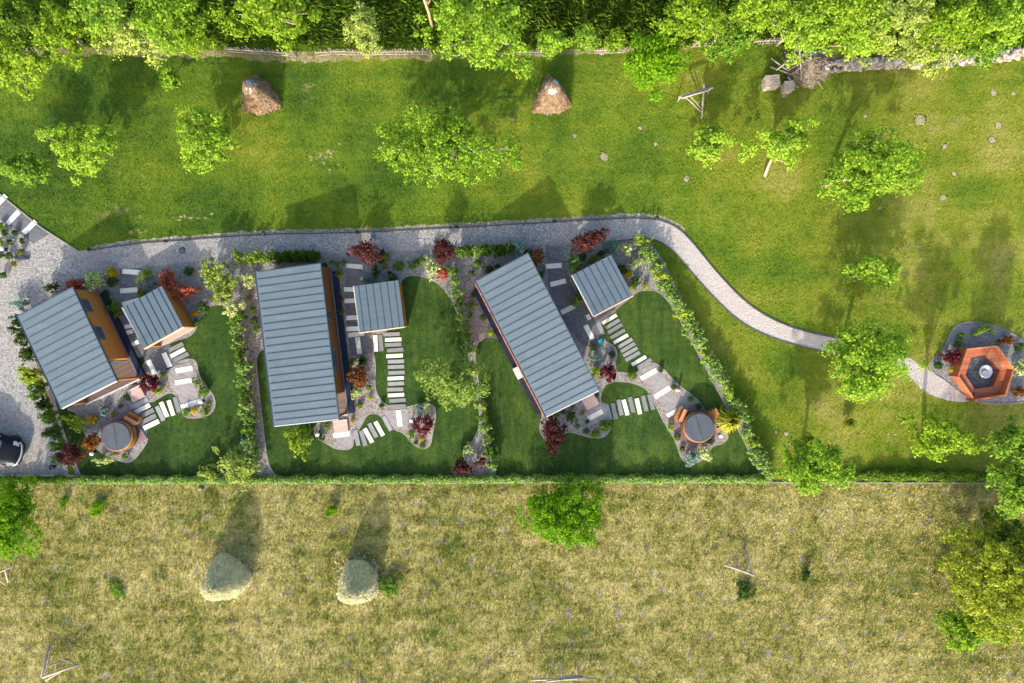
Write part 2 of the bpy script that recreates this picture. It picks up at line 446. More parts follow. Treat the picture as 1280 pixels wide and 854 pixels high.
# ------------------------------------------------------------ setting
def quad_sheet(name, x0, x1, y0, y1, z, mat):
    return tag(link(name, fast_mesh(name, [(x0,y0,z),(x1,y0,z),(x1,y1,z),(x0,y1,z)], [(0,1,2,3)], mat)), kind='structure')
quad_sheet('ground', -400, 400, -400, 400, 0, MAT['ground'])

def rough(pts, amp, step=4):
    q = []
    for u, v in zip(pts, pts[1:]):
        n = max(1, int(math.hypot(v[0]-u[0], v[1]-u[1])/step))
        q += [(u[0]+(v[0]-u[0])*k/n+random.uniform(-amp, amp)*.5, u[1]+(v[1]-u[1])*k/n+random.uniform(-amp, amp)) for k in range(n)]
    return q + [pts[-1]]
PATH_UP = chaikin_open([(98,314),(160,304),(230,299),(330,291),(440,290),(560,284),(680,277),(760,272),(815,271),(843,280),(862,297),(882,322),(902,346),(930,375),(962,397),(1000,412),(1050,422)])
PATH_LO = chaikin_open([(1050,444),(1000,433),(960,421),(925,403),(895,375),(868,345),(845,317),(827,302),(805,297),(770,302),(720,308)])
gravel_px = [(-140,130),(-60,192),(0,243),(52,285)] + PATH_UP + PATH_LO + [(600,318),(400,326),(290,330),(140,345),(95,365),(30,392),(42,440),(58,500),(70,545),(84,578),(86,594),(-140,594)]
gravel_poly = GX(gravel_px)
sheet('gravel_path', gravel_poly, .008, MAT['gravel'])
vp = [q for q in PATH_UP[3:] if q[0] < 858]
verge_px = [(104,312)] + vp + rough([(x+1.5, y-4.2) for x, y in vp][::-1], 1.3)
sheet('verge', GX(verge_px), .004, MAT['verge'])
bed_px = [(26,392),(95,350),(140,338),(290,322),(400,318),(600,310),(720,303),(785,300),(812,300),(830,328),(866,400),(905,470),(935,530),(966,594),(95,597),(84,560),(62,500)]
bed_poly = GX(bed_px)
sheet('garden_bed', bed_poly, .012, MAT['bed'])
for nm, px in (('bark_bed', [(305,350),(322,350),(335,440),(325,438),(320,450),(332,560),(344,592),(322,594),(316,560),(306,470),(300,400)]),
               ('bark_bed', [(574,335),(598,345),(622,420),(602,424),(594,440),(600,492),(612,560),(616,592),(585,594),(603,560),(604,510),(588,440),(580,390)])):
    sheet(nm, GX(chaikin(px, 1)), .0145, MAT['mulch'])

L1 = chaikin([(64,478),(70,508),(85,555),(99,590),(104,597),(120,597),(262,597),(300,582),(313,555),(309,530),(303,470),(299,420),(294,392),(281,380),(262,382),(251,395),(242,420),(220,425),(190,440),(120,470)])
L2 = chaikin([(500,352),(508,345),(521,344),(541,350),(556,362),(567,380),(579,410),(584,440),(592,470),(599,510),(600,535),(588,555),(574,590),(562,597),(550,597),(360,597),(346,596),(336,583),(332,560),(322,470),(320,445),(330,434),(420,425),(468,425),(490,410)])
L3 = chaikin([(593,445),(596,428),(615,418),(660,440),(730,430),(760,395),(788,372),(800,362),(830,364),(866,430),(903,500),(930,552),(946,585),(950,597),(940,597),(630,597),(621,597),(618,588),(611,560),(600,490)])
lawns = [GX(L1), GX(L2), GX(L3)]
for p in lawns: sheet('lawn', p, .018, MAT['lawn'])
B1a = chaikin([(205,455),(214,456),(235,448),(246,451),(248,468),(259,484),(269,497),(269,510),(263,518),(253,522),(237,523),(229,520),(227,510),(221,494),(212,490),(200,497),(186,505),(175,490),(170,470),(190,440)], 2)
B1b = chaikin([(78,512),(120,500),(170,478),(184,488),(172,515),(187,548),(178,562),(168,575),(160,579),(146,575),(122,564),(104,540),(98,515)], 2)
B2 = chaikin([(400,415),(466,415),(467,440),(470,460),(468,482),(473,498),(490,512),(515,508),(530,503),(544,507),(545,520),(540,545),(538,558),(528,562),(516,555),(505,541),(494,538),(487,532),(478,521),(468,516),(458,519),(452,532),(442,546),(441,562),(420,562),(408,554),(395,548),(392,538),(400,525),(408,500)], 2)
B3a = chaikin([(670,300),(722,300),(745,395),(752,425),(768,432),(772,442),(768,458),(772,468),(768,478),(755,480),(749,500),(757,512),(763,527),(763,538),(755,547),(740,548),(725,543),(708,539),(700,547),(690,556),(677,546),(674,532),(680,515),(650,420)], 2)
B3b = chaikin([(762,464),(795,468),(803,457),(815,453),(827,458),(845,480),(870,497),(883,516),(900,530),(912,545),(904,555),(890,557),(877,578),(857,580),(850,570),(844,550),(829,527),(814,495),(806,484),(785,477),(764,477)], 2)
beds = [GX(b) for b in (B1a, B1b, B2, B3a, B3b)]
for p, m in zip(beds, ('warmbed','bed','warmbed','bed','warmbed')):
    sheet('garden_bed', p, .022, MAT['mulch'] if m == 'warmbed' else MAT['bed'])
    strip('kerb', p, .06, .0, .03, MAT['kerb'], True)
for p in lawns: strip('kerb', p, .05, 0, .028, MAT['kerb'], True)
# paved strips
PAV = [('paving', [(150,336),(177,336),(177,375),(170,385),(160,385),(175,412),(200,425),(214,432),(214,447),(224,455),(210,462),(186,466),(178,440),(160,418),(151,400),(149,370)]),
       ('paving', [(434,317),(448,315),(453,340),(456,420),(468,425),(468,438),(462,442),(440,444),(434,420),(431,370)]),
       ('paving', [(682,308),(704,307),(709,340),(716,360),(740,395),(757,425),(748,436),(728,432),(700,398),(686,360)]),
       ('paving', [(8,248),(62,292),(42,305),(-14,262),(-40,240),(-20,226)])]
PAVW = [[(208,460),(237,453),(243,460),(241,478),(250,495),(248,505),(228,508),(222,492),(214,484)],
        [(478,513),(510,511),(512,536),(494,536),(484,528)],[(420,541),(441,540),(440,559),(421,561)],
        [(800,462),(818,455),(836,478),(852,495),(870,500),(836,522),(820,494)],[(738,512),(756,503),(761,522),(744,530),(732,524)]]
for nm, px in PAV: sheet('paving', GX(px), .036, MAT['paving'])
for px in PAVW: sheet('paving', GX(px), .036, MAT['warmpaving'])
# fire pit gravel
FP1 = GX(chaikin([(1122,438),(1141,450),(1161,463),(1180,476),(1196,474),(1212,498),(1210,503),(1190,502),(1168,496),(1150,486),(1137,470),(1120,462)], 2))
FP2 = GX(chaikin([(1161,458),(1164,450),(1178,439),(1184,425),(1190,411),(1201,404),(1216,402),(1240,406),(1272,420),(1300,440),(1300,500),(1255,506),(1215,503),(1180,475),(1166,467)], 2))
sheet('gravel_path', FP1, .010, MAT['gravel']); sheet('garden_bed', FP2, .014, MAT['bed'])
strip('kerb', FP2, .06, 0, .05, MAT['kerb'], True)
# edgings
strip('kerb', GX([(x, y+1.5) for x, y in PATH_UP[2:]]), .06, 0, .07, MAT['darkedge'])
strip('kerb', GX(PATH_LO[:-4]), .05, 0, .05, MAT['darkedge'])
strip('kerb', GX([(-60,244-48),(0,243),(52,285),(98,314)]), .08, 0, .07, MAT['kerb'])
strip('kerb', GX([(20,604.5),(330,604),(640,603.5),(960,603),(1262,604)]), .07, 0, .09, MAT['kerb'])
strip('kerb', GX([(-80,594.5),(86,594.5),(130,596)]), .09, 0, .09, MAT['tanfascia'])
# bank of pale soil under the north trees on the right
sheet('soil_bank', GX(rough([(985,118),(1010,92),(1060,84),(1150,86),(1230,80),(1310,68),(1310,52),(1225,66),(1150,74),(1080,74),(1030,72),(1000,80)], 2.5)), .01, MAT['verge'])
bank = [(-30,78),(60,71),(160,69),(290,73),(360,79),(460,75),(560,74),(620,69),(700,69),(790,66),(860,62)]
sheet('soil_bank', GX(chaikin_open(rough(bank, 3.0, 7), 2) + [(860,57),(560,67),(290,63),(60,58),(-30,64)]), .006, MAT['tansoil'])
PATCH = []
for cx, cy, rx_, ry_ in ((402,196,24,15),(1150,153,13,9),(1163,163,9,9),(240,272,44,4),(170,290,30,3),(480,290,30,2.5),(640,150,9,6),(1118,545,10,5),(1000,215,9,5),(1250,330,20,26)):
    for q in range(max(3, int(rx_*ry_/16))):
        ux, uy = cx+random.gauss(0,.42)*rx_, cy+random.gauss(0,.42)*ry_; s1, s2 = random.uniform(1.2,3.6), random.uniform(.9,2.2)
        m = MB().prism(GX([(ux+s1*math.cos(t)*random.uniform(.5,1.25), uy+s2*math.sin(t)*random.uniform(.5,1.25)) for t in np.linspace(0, -5.9, 15)]), -.02, .003+.0004*q)
        PATCH.append(m)

pm = MB()
for m in PATCH: pm.add(m.v, m.f)
tag(pm.build('bare_soil', MAT['tansoil']), kind='stuff')
# ------------------------------------------------------------ grass
def blades(name, n, x0, x1, y0, y1, hl, w, mat, incl=None, excl=(), lean=(.4, 1.1), z=0.0, dirbias=None, tuft=0, tr=.12, stray=.05):
    P = np.stack([R_.uniform(x0, x1, n), R_.uniform(y0, y1, n)], 1)
    if tuft:
        k = n//28; Cn = np.stack([R_.uniform(x0, x1, k), R_.uniform(y0, y1, k)], 1)
        w8 = R_.gamma(1.2, size=k); pick = R_.choice(k, int(n*tuft), p=w8/w8.sum())
        P[:len(pick)] = Cn[pick] + R_.normal(size=(len(pick), 2))*tr
    if incl is not None:
        m = np.zeros(len(P), bool)
        for p in incl: m |= inside(p, P)
        P = P[m]
    for p in excl: P = P[~inside(p, P)]
    n = len(P)
    P = P + R_.normal(size=P.shape)*stray
    az = R_.uniform(0, 2*np.pi, n)
    if dirbias is not None: az = np.where(R_.random(n) < .5, R_.normal(dirbias, .8, n), az)
    h = R_.uniform(hl[0], hl[1], n); L = h * R_.uniform(lean[0], lean[1], n)
    wd = R_.uniform(.6, 1.3, n) * w
    dx, dy = np.cos(az), np.sin(az)
    V = np.empty((n, 4, 3), np.float32)
    V[:, 0] = np.stack([P[:,0]-dy*wd*.5, P[:,1]+dx*wd*.5, np.full(n, z)], 1)
    V[:, 1] = np.stack([P[:,0]+dy*wd*.5, P[:,1]-dx*wd*.5, np.full(n, z)], 1)
    V[:, 2] = np.stack([P[:,0]+dx*L*.45+dy*wd*.42, P[:,1]+dy*L*.45-dx*wd*.42, z+h*.75], 1)
    V[:, 3] = np.stack([P[:,0]+dx*L, P[:,1]+dy*L, z+h*.95], 1)
    F = np.arange(n*4, dtype=np.int32).reshape(n, 4)
    return tag(link(name, fast_mesh(name, V.reshape(-1, 3), F, mat)), kind='stuff')
bx, by = 36.5, 25
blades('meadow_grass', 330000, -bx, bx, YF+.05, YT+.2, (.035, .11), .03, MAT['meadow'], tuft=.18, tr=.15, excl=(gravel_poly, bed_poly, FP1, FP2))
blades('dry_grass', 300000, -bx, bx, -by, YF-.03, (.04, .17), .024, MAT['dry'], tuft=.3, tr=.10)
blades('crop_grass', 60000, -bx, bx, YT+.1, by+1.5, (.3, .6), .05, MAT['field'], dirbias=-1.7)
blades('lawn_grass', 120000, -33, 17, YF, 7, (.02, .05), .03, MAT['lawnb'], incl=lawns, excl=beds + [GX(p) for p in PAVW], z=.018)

# ------------------------------------------------------------ foliage makers
def norm(a): return a / np.maximum(np.linalg.norm(a, axis=-1, keepdims=True), 1e-6)
def leaf_quads(P, N, ln, wd, rng, up=None):
    r = rng.normal(size=P.shape) if up is None else up
    u = norm(np.cross(N, r)); v = np.cross(N, u)
    ln = ln[:, None]; wd = wd[:, None]
    V = np.stack([P - u*ln*.5, P + v*wd*.5 - u*ln*.05, P + u*ln*.5, P - v*wd*.5 - u*ln*.05], 1)
    return V.reshape(-1, 3), np.arange(len(P)*4, dtype=np.int32).reshape(-1, 4)
def crown_geo(rng, R, nc, per, cr, leaf, irr=.3, zmin=-.4, shell=.45, flat=.65, fill=.12, asp=.6):
    R = np.asarray(R, float)
    d = norm(rng.normal(size=(nc, 3))); d[:, 2] = np.where(d[:, 2] < zmin, -d[:, 2], d[:, 2])
    az = np.arctan2(d[:,1], d[:,0]); ph = rng.uniform(0, 6.28, 4)
    f = 1 + irr*(np.sin(2*az+ph[0])*.35 + np.sin(3*az+ph[1]+d[:,2])*.45 + np.sin(5*az+ph[2]+3*d[:,2])*.35 + np.sin(8*az+ph[3])*.2)
    rad = f*(shell + (1-shell)*rng.random(nc)**.6)
    inn = rng.random(nc) < fill; rad = np.where(inn, rad*.5, rad)
    C = d*R*rad[:, None]
    sz = cr*rng.uniform(.55, 1.35, nc)
    i = np.repeat(np.arange(nc), per)
    off = norm(rng.normal(size=(len(i), 3))) * (rng.random((len(i), 1))**.45)
    P = C[i] + off*sz[i][:, None]*np.array([1, 1, flat])
    N = norm(off*.6 + d[i]*.35 + np.array([0, 0, .55]) + rng.normal(size=(len(i), 3))*.42)
    l = leaf*rng.uniform(.6, 1.35, len(i))
    V, F = leaf_quads(P, N, l, l*asp, rng)
    return V, F, C
def spike_geo(rng, n, r, h, w, out=(.3, 1.0), droop=.25):
    az = rng.uniform(0, 6.28, n); o = rng.uniform(out[0], out[1], n)*r
    b = rng.uniform(0, .25, n)*r
    hh = h*rng.uniform(.6, 1.0, n)*(1 - .35*(o/r)**2)
    dx, dy = np.cos(az), np.sin(az); px, py = -dy, dx
    def pt(q, z, s): return np.stack([dx*q + px*s, dy*q + py*s, z], 1)
    wv = w*rng.uniform(.6, 1.3, n)
    V1 = np.stack([pt(b, np.zeros(n), -wv*.4), pt(b, np.zeros(n), wv*.4), pt(b+(o-b)*.45, hh, wv*.5), pt(b+(o-b)*.45, hh, -wv*.5)], 1)
    V2 = np.stack([pt(b+(o-b)*.45, hh, -wv*.5), pt(b+(o-b)*.45, hh, wv*.5), pt(o, hh*(1-droop), wv*.1), pt(o, hh*(1-droop), -wv*.1)], 1)
    V = np.concatenate([V1, V2]).reshape(-1, 3)
    return V, np.arange(len(V), dtype=np.int32).reshape(-1, 4)
def conifer_geo(rng, n, leaf, base=1.0, top=.12, z0=.02):
    z = rng.random(n)**1.25*(1-z0) + z0
    az = rng.uniform(0, 6.28, n); k = rng.integers(5, 8); ph = rng.uniform(0, 6.28, 3)
    rr = (base*(1-z) + top*z*(1.02-z)*4)*(.45 + .55*rng.random(n)**.5)*(1+.22*np.sin(k*az+ph[0]+9*z)+.15*np.sin(3*az+ph[1]))
    d = np.stack([np.cos(az), np.sin(az), np.zeros(n)], 1)
    P = d*rr[:, None]; P[:, 2] = z
    N = norm(d*.5 + np.array([0, 0, .7]) + rng.normal(size=(n, 3))*.4)
    l = leaf*rng.uniform(.6, 1.3, n)
    # needles sprays point outward
    u = norm(d + np.array([0, 0, .35]) + rng.normal(size=(n, 3))*.3); v = norm(np.cross(N, u))
    V = np.stack([P-u*l[:,None]*.4, P+v*l[:,None]*.22, P+u*l[:,None]*.6, P-v*l[:,None]*.22], 1)
    return V.reshape(-1, 3), np.arange(n*4, dtype=np.int32).reshape(-1, 4)

def litter(name, n, polys, excl, mat, sz):
    rng = np.random.default_rng(77)
    P = np.stack([rng.uniform(-33, 17, n), rng.uniform(YF, 7.5, n)], 1)
    m = np.zeros(n, bool)
    for p in polys: m |= inside(p, P)
    for p in excl: m &= ~inside(p, P)
    P = P[m]; n = len(P); P3 = np.concatenate([P, rng.uniform(.035, .06, (n, 1))], 1)
    N = norm(np.array([0, 0, 1.0]) + rng.normal(size=(n, 3))*.35)
    l = sz*rng.uniform(.4, 1.5, n)
    V, F = leaf_quads(P3, N, l, l*.6, rng)
    return tag(link(name, fast_mesh(name, V, F, mat), None), kind='stuff')
litter('leaf_litter', 16000, [bed_poly], lawns, MAT['litter'], .075)
litter('leaf_litter', 9000, beds, [], MAT['litter'], .07)
# ------------------------------------------------------------ shrubs (shared meshes per kind)
PROTO = {}
def proto(shape, mat):
    key = (shape, mat)
    if key not in PROTO:
        L = []
        for k in range(3):
            rng = np.random.default_rng(abs(hash(shape)) % 1000 if False else sum(map(ord, shape+mat))*7+k)
            if shape == 'ball': V, F, _ = crown_geo(rng, (.82,.82,.5), 46, 14, .28, .24, .12, -.3, .7); V[:, 2] += .48
            elif shape == 'loose': V, F, _ = crown_geo(rng, (.85,.85,.5), 40, 24, .26, .20, .55, -.4, .35); V[:, 2] += .5
            elif shape == 'big': V, F, _ = crown_geo(rng, (.88,.88,.5), 90, 26, .17, .125, .5, -.4, .35); V[:, 2] += .5
            elif shape == 'spiky': V, F = spike_geo(rng, 170, 1.05, .95, .10)
            elif shape == 'fountain': V, F = spike_geo(rng, 420, 1.1, 1.0, .06, (.2, 1.0), .4)
            elif shape == 'cone': V, F = conifer_geo(rng, 900, .26, .85, .2)
            elif shape == 'column': V, F = conifer_geo(rng, 900, .30, .62, .42)
            L.append(fast_mesh('foliage', V, F, MAT[mat]))
        PROTO[key] = L
    return PROTO[key]
CNT = {}
def shrub(px, py, r, h, shape, mat, label, name='shrub', cat='shrub', group=None, ry=None, rot=None):
    """px,py,r in photo pixels; h metres"""
    ms = proto(shape, mat)
    k = CNT.get((shape, mat), 0); CNT[(shape, mat)] = k+1
    p = G(px, py, h*.55); s = r/K*(H-h*.6)/H
    o = link(name, ms[k % 3], None, (p.x, p.y, .01), R_.uniform(0, 6.28) if rot is None else rot, (s, (ry or r)/K*(H-h*.6)/H, h))
    return tag(o, label, cat, group)

def make_tree(px, py, rx, ry, top, mat, label, name='tree', cat='tree', base=None, bark='bark', leaf=.165, dens=1.0, irr=.42, shell=.34, zr=None, group=None, trunk_r=None, clump=.35, per=54, zmin=-.5, rot=0):
    rx_m = rx/K; ry_m = ry/K
    rz = zr or min(.42*(rx_m+ry_m), top*.42)
    zc = top - rz
    c = G(px, py, zc + rz*.25); sc = (H-zc)/H
    rx_m *= sc; ry_m *= sc
    b = G(base[0], base[1], 0) if base else Vector((c.x, c.y, 0))*(1+.7*zc/(H-zc))
    rng = np.random.default_rng(int(px*31+py*17) % 99991)
    root = empty(name, (b.x, b.y, 0), 0, label, cat, group)
    nc = int(dens*(22 + 29*rx_m*ry_m))
    V, F, C = crown_geo(rng, (max(.2, rx_m-clump*.5), max(.2, ry_m-clump*.5), rz), nc, per, clump, leaf, irr, zmin, shell)
    if rot:
        cs, sn = math.cos(rot), math.sin(rot)
        for A in (V, C): A[:, :2] = A[:, :2] @ np.array([[cs, sn], [-sn, cs]])
    o3 = np.array([c.x-b.x, c.y-b.y, zc]); V = V + o3; C = C + o3
    V[:, 2] = np.maximum(V[:, 2], .05)
    link('crown', fast_mesh('crown', V, F, MAT[mat]), root)
    tr = trunk_r or .03 + .01*top + .012*rx_m
    m = MB(); fork = Vector((o3[0]*.55, o3[1]*.55, zc*.55))
    m.tube([(0,0,0), fork*.5 + Vector((rng.normal()*.05, rng.normal()*.05, 0)), fork, Vector(o3)+Vector((0,0,rz*.3))], [tr*1.25, tr, tr*.85, tr*.35])
    idx = rng.choice(len(C), min(len(C), 16), replace=False)
    for i in idx:
        q = Vector(o3).lerp(Vector(C[i]), .92); mid = fork.lerp(q, .5) + Vector((0,0,.12*rz))
        m.tube([fork, mid, q], [tr*.6, tr*.42, tr*.16], 5)
    m.build('trunk', MAT[bark], root)
    return root
ORD = ['first','second','third','fourth','fifth','sixth','seventh','eighth','ninth','tenth','eleventh','twelfth','thirteenth','fourteenth','fifteenth','sixteenth','seventeenth','eighteenth','nineteenth','twentieth','twenty-first','twenty-second','twenty-third','twenty-fourth','twenty-fifth','twenty-sixth','twenty-seventh','twenty-eighth']

# ------------------------------------------------------------ buildings
def frame_of(A, B, C, D, zA, zB, zC, zD):
    a, b, c, d = G(*A, zA), G(*B, zB), G(*C, zC), G(*D, zD)
    ctr = (a+b+c+d)/4
    ux = ((b-a)+(c-d)); ux.z = 0; uy = ((a-d)+(b-c)); uy.z = 0
    W = ux.length/2; L = uy.length/2
    ang = (math.atan2(ux.y, ux.x) + math.atan2(-uy.x, uy.y))/2
    return (ctr.x, ctr.y, 0), W, L, ang
def two_mat(m, n0, name, m1, m2, parent):
    me = m.mesh(name, m1); me.materials.append(m2)
    mi = np.zeros(len(me.polygons), np.int32); mi[n0:] = 1
    me.polygons.foreach_set('material_index', mi)
    return link(name, me, parent)
def cabin(cs, label, zL=2.45, zR=2.9, nseam=13, windows=(), plinth='R', left_out=0.0, porch=1.5):
    loc, W, L, ang = frame_of(*cs, zL, zR, zR, zL)
    root = empty('timber_cabin', loc, ang, label, 'cabin', 'metal-roofed timber cabins')
    zr = lambda x: zL + (zR-zL)*(x+W/2)/W
    w, l = W/2, L/2
    m = MB().hexa([(-w,-l,zL-.13),(w,-l,zR-.13),(w,l,zR-.13),(-w,l,zL-.13)], [(-w,-l,zL),(w,-l,zR),(w,l,zR),(-w,l,zL)])
    n0 = len(m.f)
    for i in range(nseam):
        y = -l + .30 + (L-.36)*i/(nseam-1) if nseam > 1 else 0
        if i == 0: y = -l+.32
        a, b = y-.016, y+.016; x0, x1 = -w+.06, w-.03
        m.hexa([(x0,a,zr(x0)-.01),(x1,a,zr(x1)-.01),(x1,b,zr(x1)-.01),(x0,b,zr(x0)-.01)], [(x0,a,zr(x0)+.035),(x1,a,zr(x1)+.035),(x1,b,zr(x1)+.035),(x0,b,zr(x0)+.035)])
    rf = two_mat(m, n0, 'roof', MAT['roof'], MAT['seam'], root)
    m = MB().box(-w-.10, -w-.003, -l-.02, l+.02, zL-.12, zL-.01); m.box(-w-.103, -w-.08, -l-.02, l+.02, zL-.01, zL+.02); m.build('gutter', MAT['gutter'], rf)
    MB().hexa([(-w,-l-.06,zL-.16),(w,-l-.06,zR-.16),(w,-l-.003,zR-.16),(-w,-l-.003,zL-.16)], [(-w,-l-.06,zL+.02),(w,-l-.06,zR+.02),(w,-l-.003,zR+.02),(-w,-l-.003,zL+.02)]).build('fascia', MAT['fascia'], rf)
    MB().hexa([(w+.003,-l-.06,zR-.16),(w+.05,-l-.06,zR-.16),(w+.05,l,zR-.16),(w+.003,l,zR-.16)], [(w+.003,-l-.06,zR+.02),(w+.05,-l-.06,zR+.02),(w+.05,l,zR+.02),(w+.003,l,zR+.02)]).build('flashing', MAT['gutter'], rf)
    xl, xr, yn, ys = -w+.10, w-.10, l-.10, -l+porch
    zt = lambda x: zr(x)-.135
    m = MB().hexa([(xl,ys,0),(xr,ys,0),(xr,yn,0),(xl,yn,0)], [(xl,ys,zt(xl)),(xr,ys,zt(xr)),(xr,yn,zt(xr)),(xl,yn,zt(xl))])
    m.build('wall', MAT['cladding'], root)
    # porch: left fin, floor, corner post, glazed door
    MB().hexa([(xl,-l+.06,0),(xl+.14,-l+.06,0),(xl+.14,ys-.003,0),(xl,ys-.003,0)], [(xl,-l+.06,zt(xl)),(xl+.14,-l+.06,zt(xl+.14)),(xl+.14,ys-.003,zt(xl+.14)),(xl,ys-.003,zt(xl))]).build('side_wall', MAT['cladding'], root)
    MB().box(xl+.143, xr, -l+.02, ys-.003, 0, .2).build('porch_floor', MAT['porchwood'], root)
    MB().box(xl, xr+.03, -l-.06, -l+.017, 0, .22).build('porch_edge', MAT['fascia'], root)
    MB().box(xr-.14, xr, -l+.06, -l+.2, .203, zt(xr-.14)).build('post', MAT['cladding'], root)
    d = MB().box(xl+.5, xr-.3, ys-.05, ys-.003, .203, 2.1).build('door', MAT['framegrey'], root)
    MB().box(xl+.6, (xl+xr)/2-.05, ys-.062, ys-.052, .3, 2.0).build('pane', MAT['glass'], d)
    MB().box((xl+xr)/2+.15, xr-.4, ys-.062, ys-.052, .3, 2.0).build('pane', MAT['glass'], d)
    for y0, y1, z0, z1 in windows:
        f = MB().box(xr+.002, xr+.05, y0, y1, z0, z1).build('window', MAT['framegrey'], root)
        MB().box(xr+.052, xr+.06, y0+.05, y1-.05, z0+.05, z1-.05).build('pane', MAT['glass'], f)
    if plinth == 'R':
        MB().box(xr+.09, xr+.46, -l+.05, l-.28, 0, .28, None, .012).build('plinth', MAT['navy'], root)
        MB().box(xr+.003, xr+.087, -l+.05, l-.28, 0, .24).build('plinth_cap', MAT['framegrey'], root)
    else:
        MB().box(-w-left_out-.34, -w-left_out-.03, -l+.1, l-.25, 0, .3, None, .012).build('plinth', MAT['navy'], root)
        MB().box(-w-left_out, xl-.003, -l+.05, l-.12, 0, zL-.32).build('timber_ledge', MAT['benchcap'], root)
    return root, W, L, ang
C1 = cabin(((21,393),(88,361),(148,475),(77,510)), 'shortest grey-roofed timber cabin, tilted, beside the gravel car park', nseam=13, windows=((1.55,2.45,1.75,2.45),(-.35,.55,1.75,2.45)))
C2 = cabin(((320,338),(398,330),(425,523),(343,533)), 'upright grey-roofed timber cabin in the middle garden', nseam=21, windows=((1.3,1.9,1.6,2.4),(-1.9,-.5,1.5,2.4)))
C3 = cabin(((593,350),(658,318),(750,487),(684,520)), 'long blue-grey roofed cabin with a white box on its left wall', nseam=20, plinth='L', left_out=.16, windows=((1.3,1.9,1.6,2.4),))
# white wall unit of the right cabin
o = C3[0]; w3, l3 = C3[1]/2, C3[2]/2
MB().box(-w3-.52, -w3-.164, -.62-1.35, .12-1.35, .35, 1.45, None, .02).build('wall_unit', MAT['white'], o)
def shed(cs, label, zN=1.85, zS=2.0, nseam=6, porch=.9, fin=True):
    loc, W, L, ang = frame_of(*cs, zN, zN, zS, zS)
    root = empty('garden_shed', loc, ang, label, 'shed', 'small metal-roofed sheds')
    w, l = W/2, L/2
    zr = lambda y: zS + (zN-zS)*(y+l)/L
    m = MB().hexa([(-w,-l,zS-.12),(w,-l,zS-.12),(w,l,zN-.12),(-w,l,zN-.12)], [(-w,-l,zS),(w,-l,zS),(w,l,zN),(-w,l,zN)])
    n0 = len(m.f)
    for i in range(nseam):
        x = -w + .12 + (W-.24)*(i+.35)/(nseam-.3); a, b = x-.015, x+.015; y0, y1 = -l+.04, l-.04
        m.hexa([(a,y0,zr(y0)-.01),(b,y0,zr(y0)-.01),(b,y1,zr(y1)-.01),(a,y1,zr(y1)-.01)], [(a,y0,zr(y0)+.032),(b,y0,zr(y0)+.032),(b,y1,zr(y1)+.032),(a,y1,zr(y1)+.032)])
    rf = two_mat(m, n0, 'roof', MAT['roof'], MAT['seam'], root)
    MB().box(-w-.02, w+.02, -l-.07, -l-.003, zS-.15, zS+.02).build('fascia', MAT['tanfascia'], rf)
    MB().box(-w-.06, -w-.003, -l, l, min(zN,zS)-.12, min(zN,zS)+.01).build('flashing', MAT['fascia'], rf)
    xl, xr, yn, ys = -w+.08, w-.08, l-.08, -l+porch
    zt = lambda y: zr(y)-.125
    MB().hexa([(xl,ys,0),(xr,ys,0),(xr,yn,0),(xl,yn,0)], [(xl,ys,zt(ys)),(xr,ys,zt(ys)),(xr,yn,zt(yn)),(xl,yn,zt(yn))]).build('wall', MAT['cladding'], root)
    y0 = -l+.05
    MB().hexa([(xl,y0,0),(xl+.12,y0,0),(xl+.12,ys-.003,0),(xl,ys-.003,0)], [(xl,y0,zt(y0)),(xl+.12,y0,zt(y0)),(xl+.12,ys-.003,zt(ys)),(xl,ys-.003,zt(ys))]).build('side_wall', MAT['cladding'], root)
    MB().hexa([(xr-.12,y0,0),(xr,y0,0),(xr,ys-.003,0),(xr-.12,ys-.003,0)], [(xr-.12,y0,zt(y0)),(xr,y0,zt(y0)),(xr,ys-.003,zt(ys)),(xr-.12,ys-.003,zt(ys))]).build('side_wall', MAT['cladding'], root)
    MB().box(xl+.123, xr-.123, -l+.03, ys-.003, 0, .16).build('porch_floor', MAT['pinkdeck'], root)
    d = MB().box(-.4, .4, ys-.05, ys-.003, .163, 1.75).build('door', MAT['porchwood'], root)
    MB().box(.25, .32, ys-.09, ys-.052, 1.0, 1.12).build('handle', MAT['black'], d)
    return root
shed(((153,383),(202,359),(229,407),(180,437)), 'tilted small shed beside the car-park cabin, pink porch floor showing')
shed(((443,358),(498,350),(505,408),(449,416)), 'upright small shed above the long row of stepping slabs', porch=.4)
shed(((714,343),(764,320),(791,369),(743,395)), 'tilted small shed beside the cabin with a white wall box', porch=.4)
# pale steps at the cabin porches
for (px, py), c, lab in (((170,492), C1, 'faded pink deck step below the car-park cabin porch, by the purple bush'), ((426,533), C2, 'faded pink deck step at the porch of the middle cabin'), ((738,502), C3, 'faded pink deck step below the longest right-hand cabin')):
    p = G(px, py, .15)
    o = MB().box(-.46, .46, -.42, .42, 0, .15, None, .012).build('deck_step', MAT['pinkdeck'], None, (p.x, p.y, .022), c[3]+.02)
    tag(o, lab, 'deck step', 'pink deck steps')
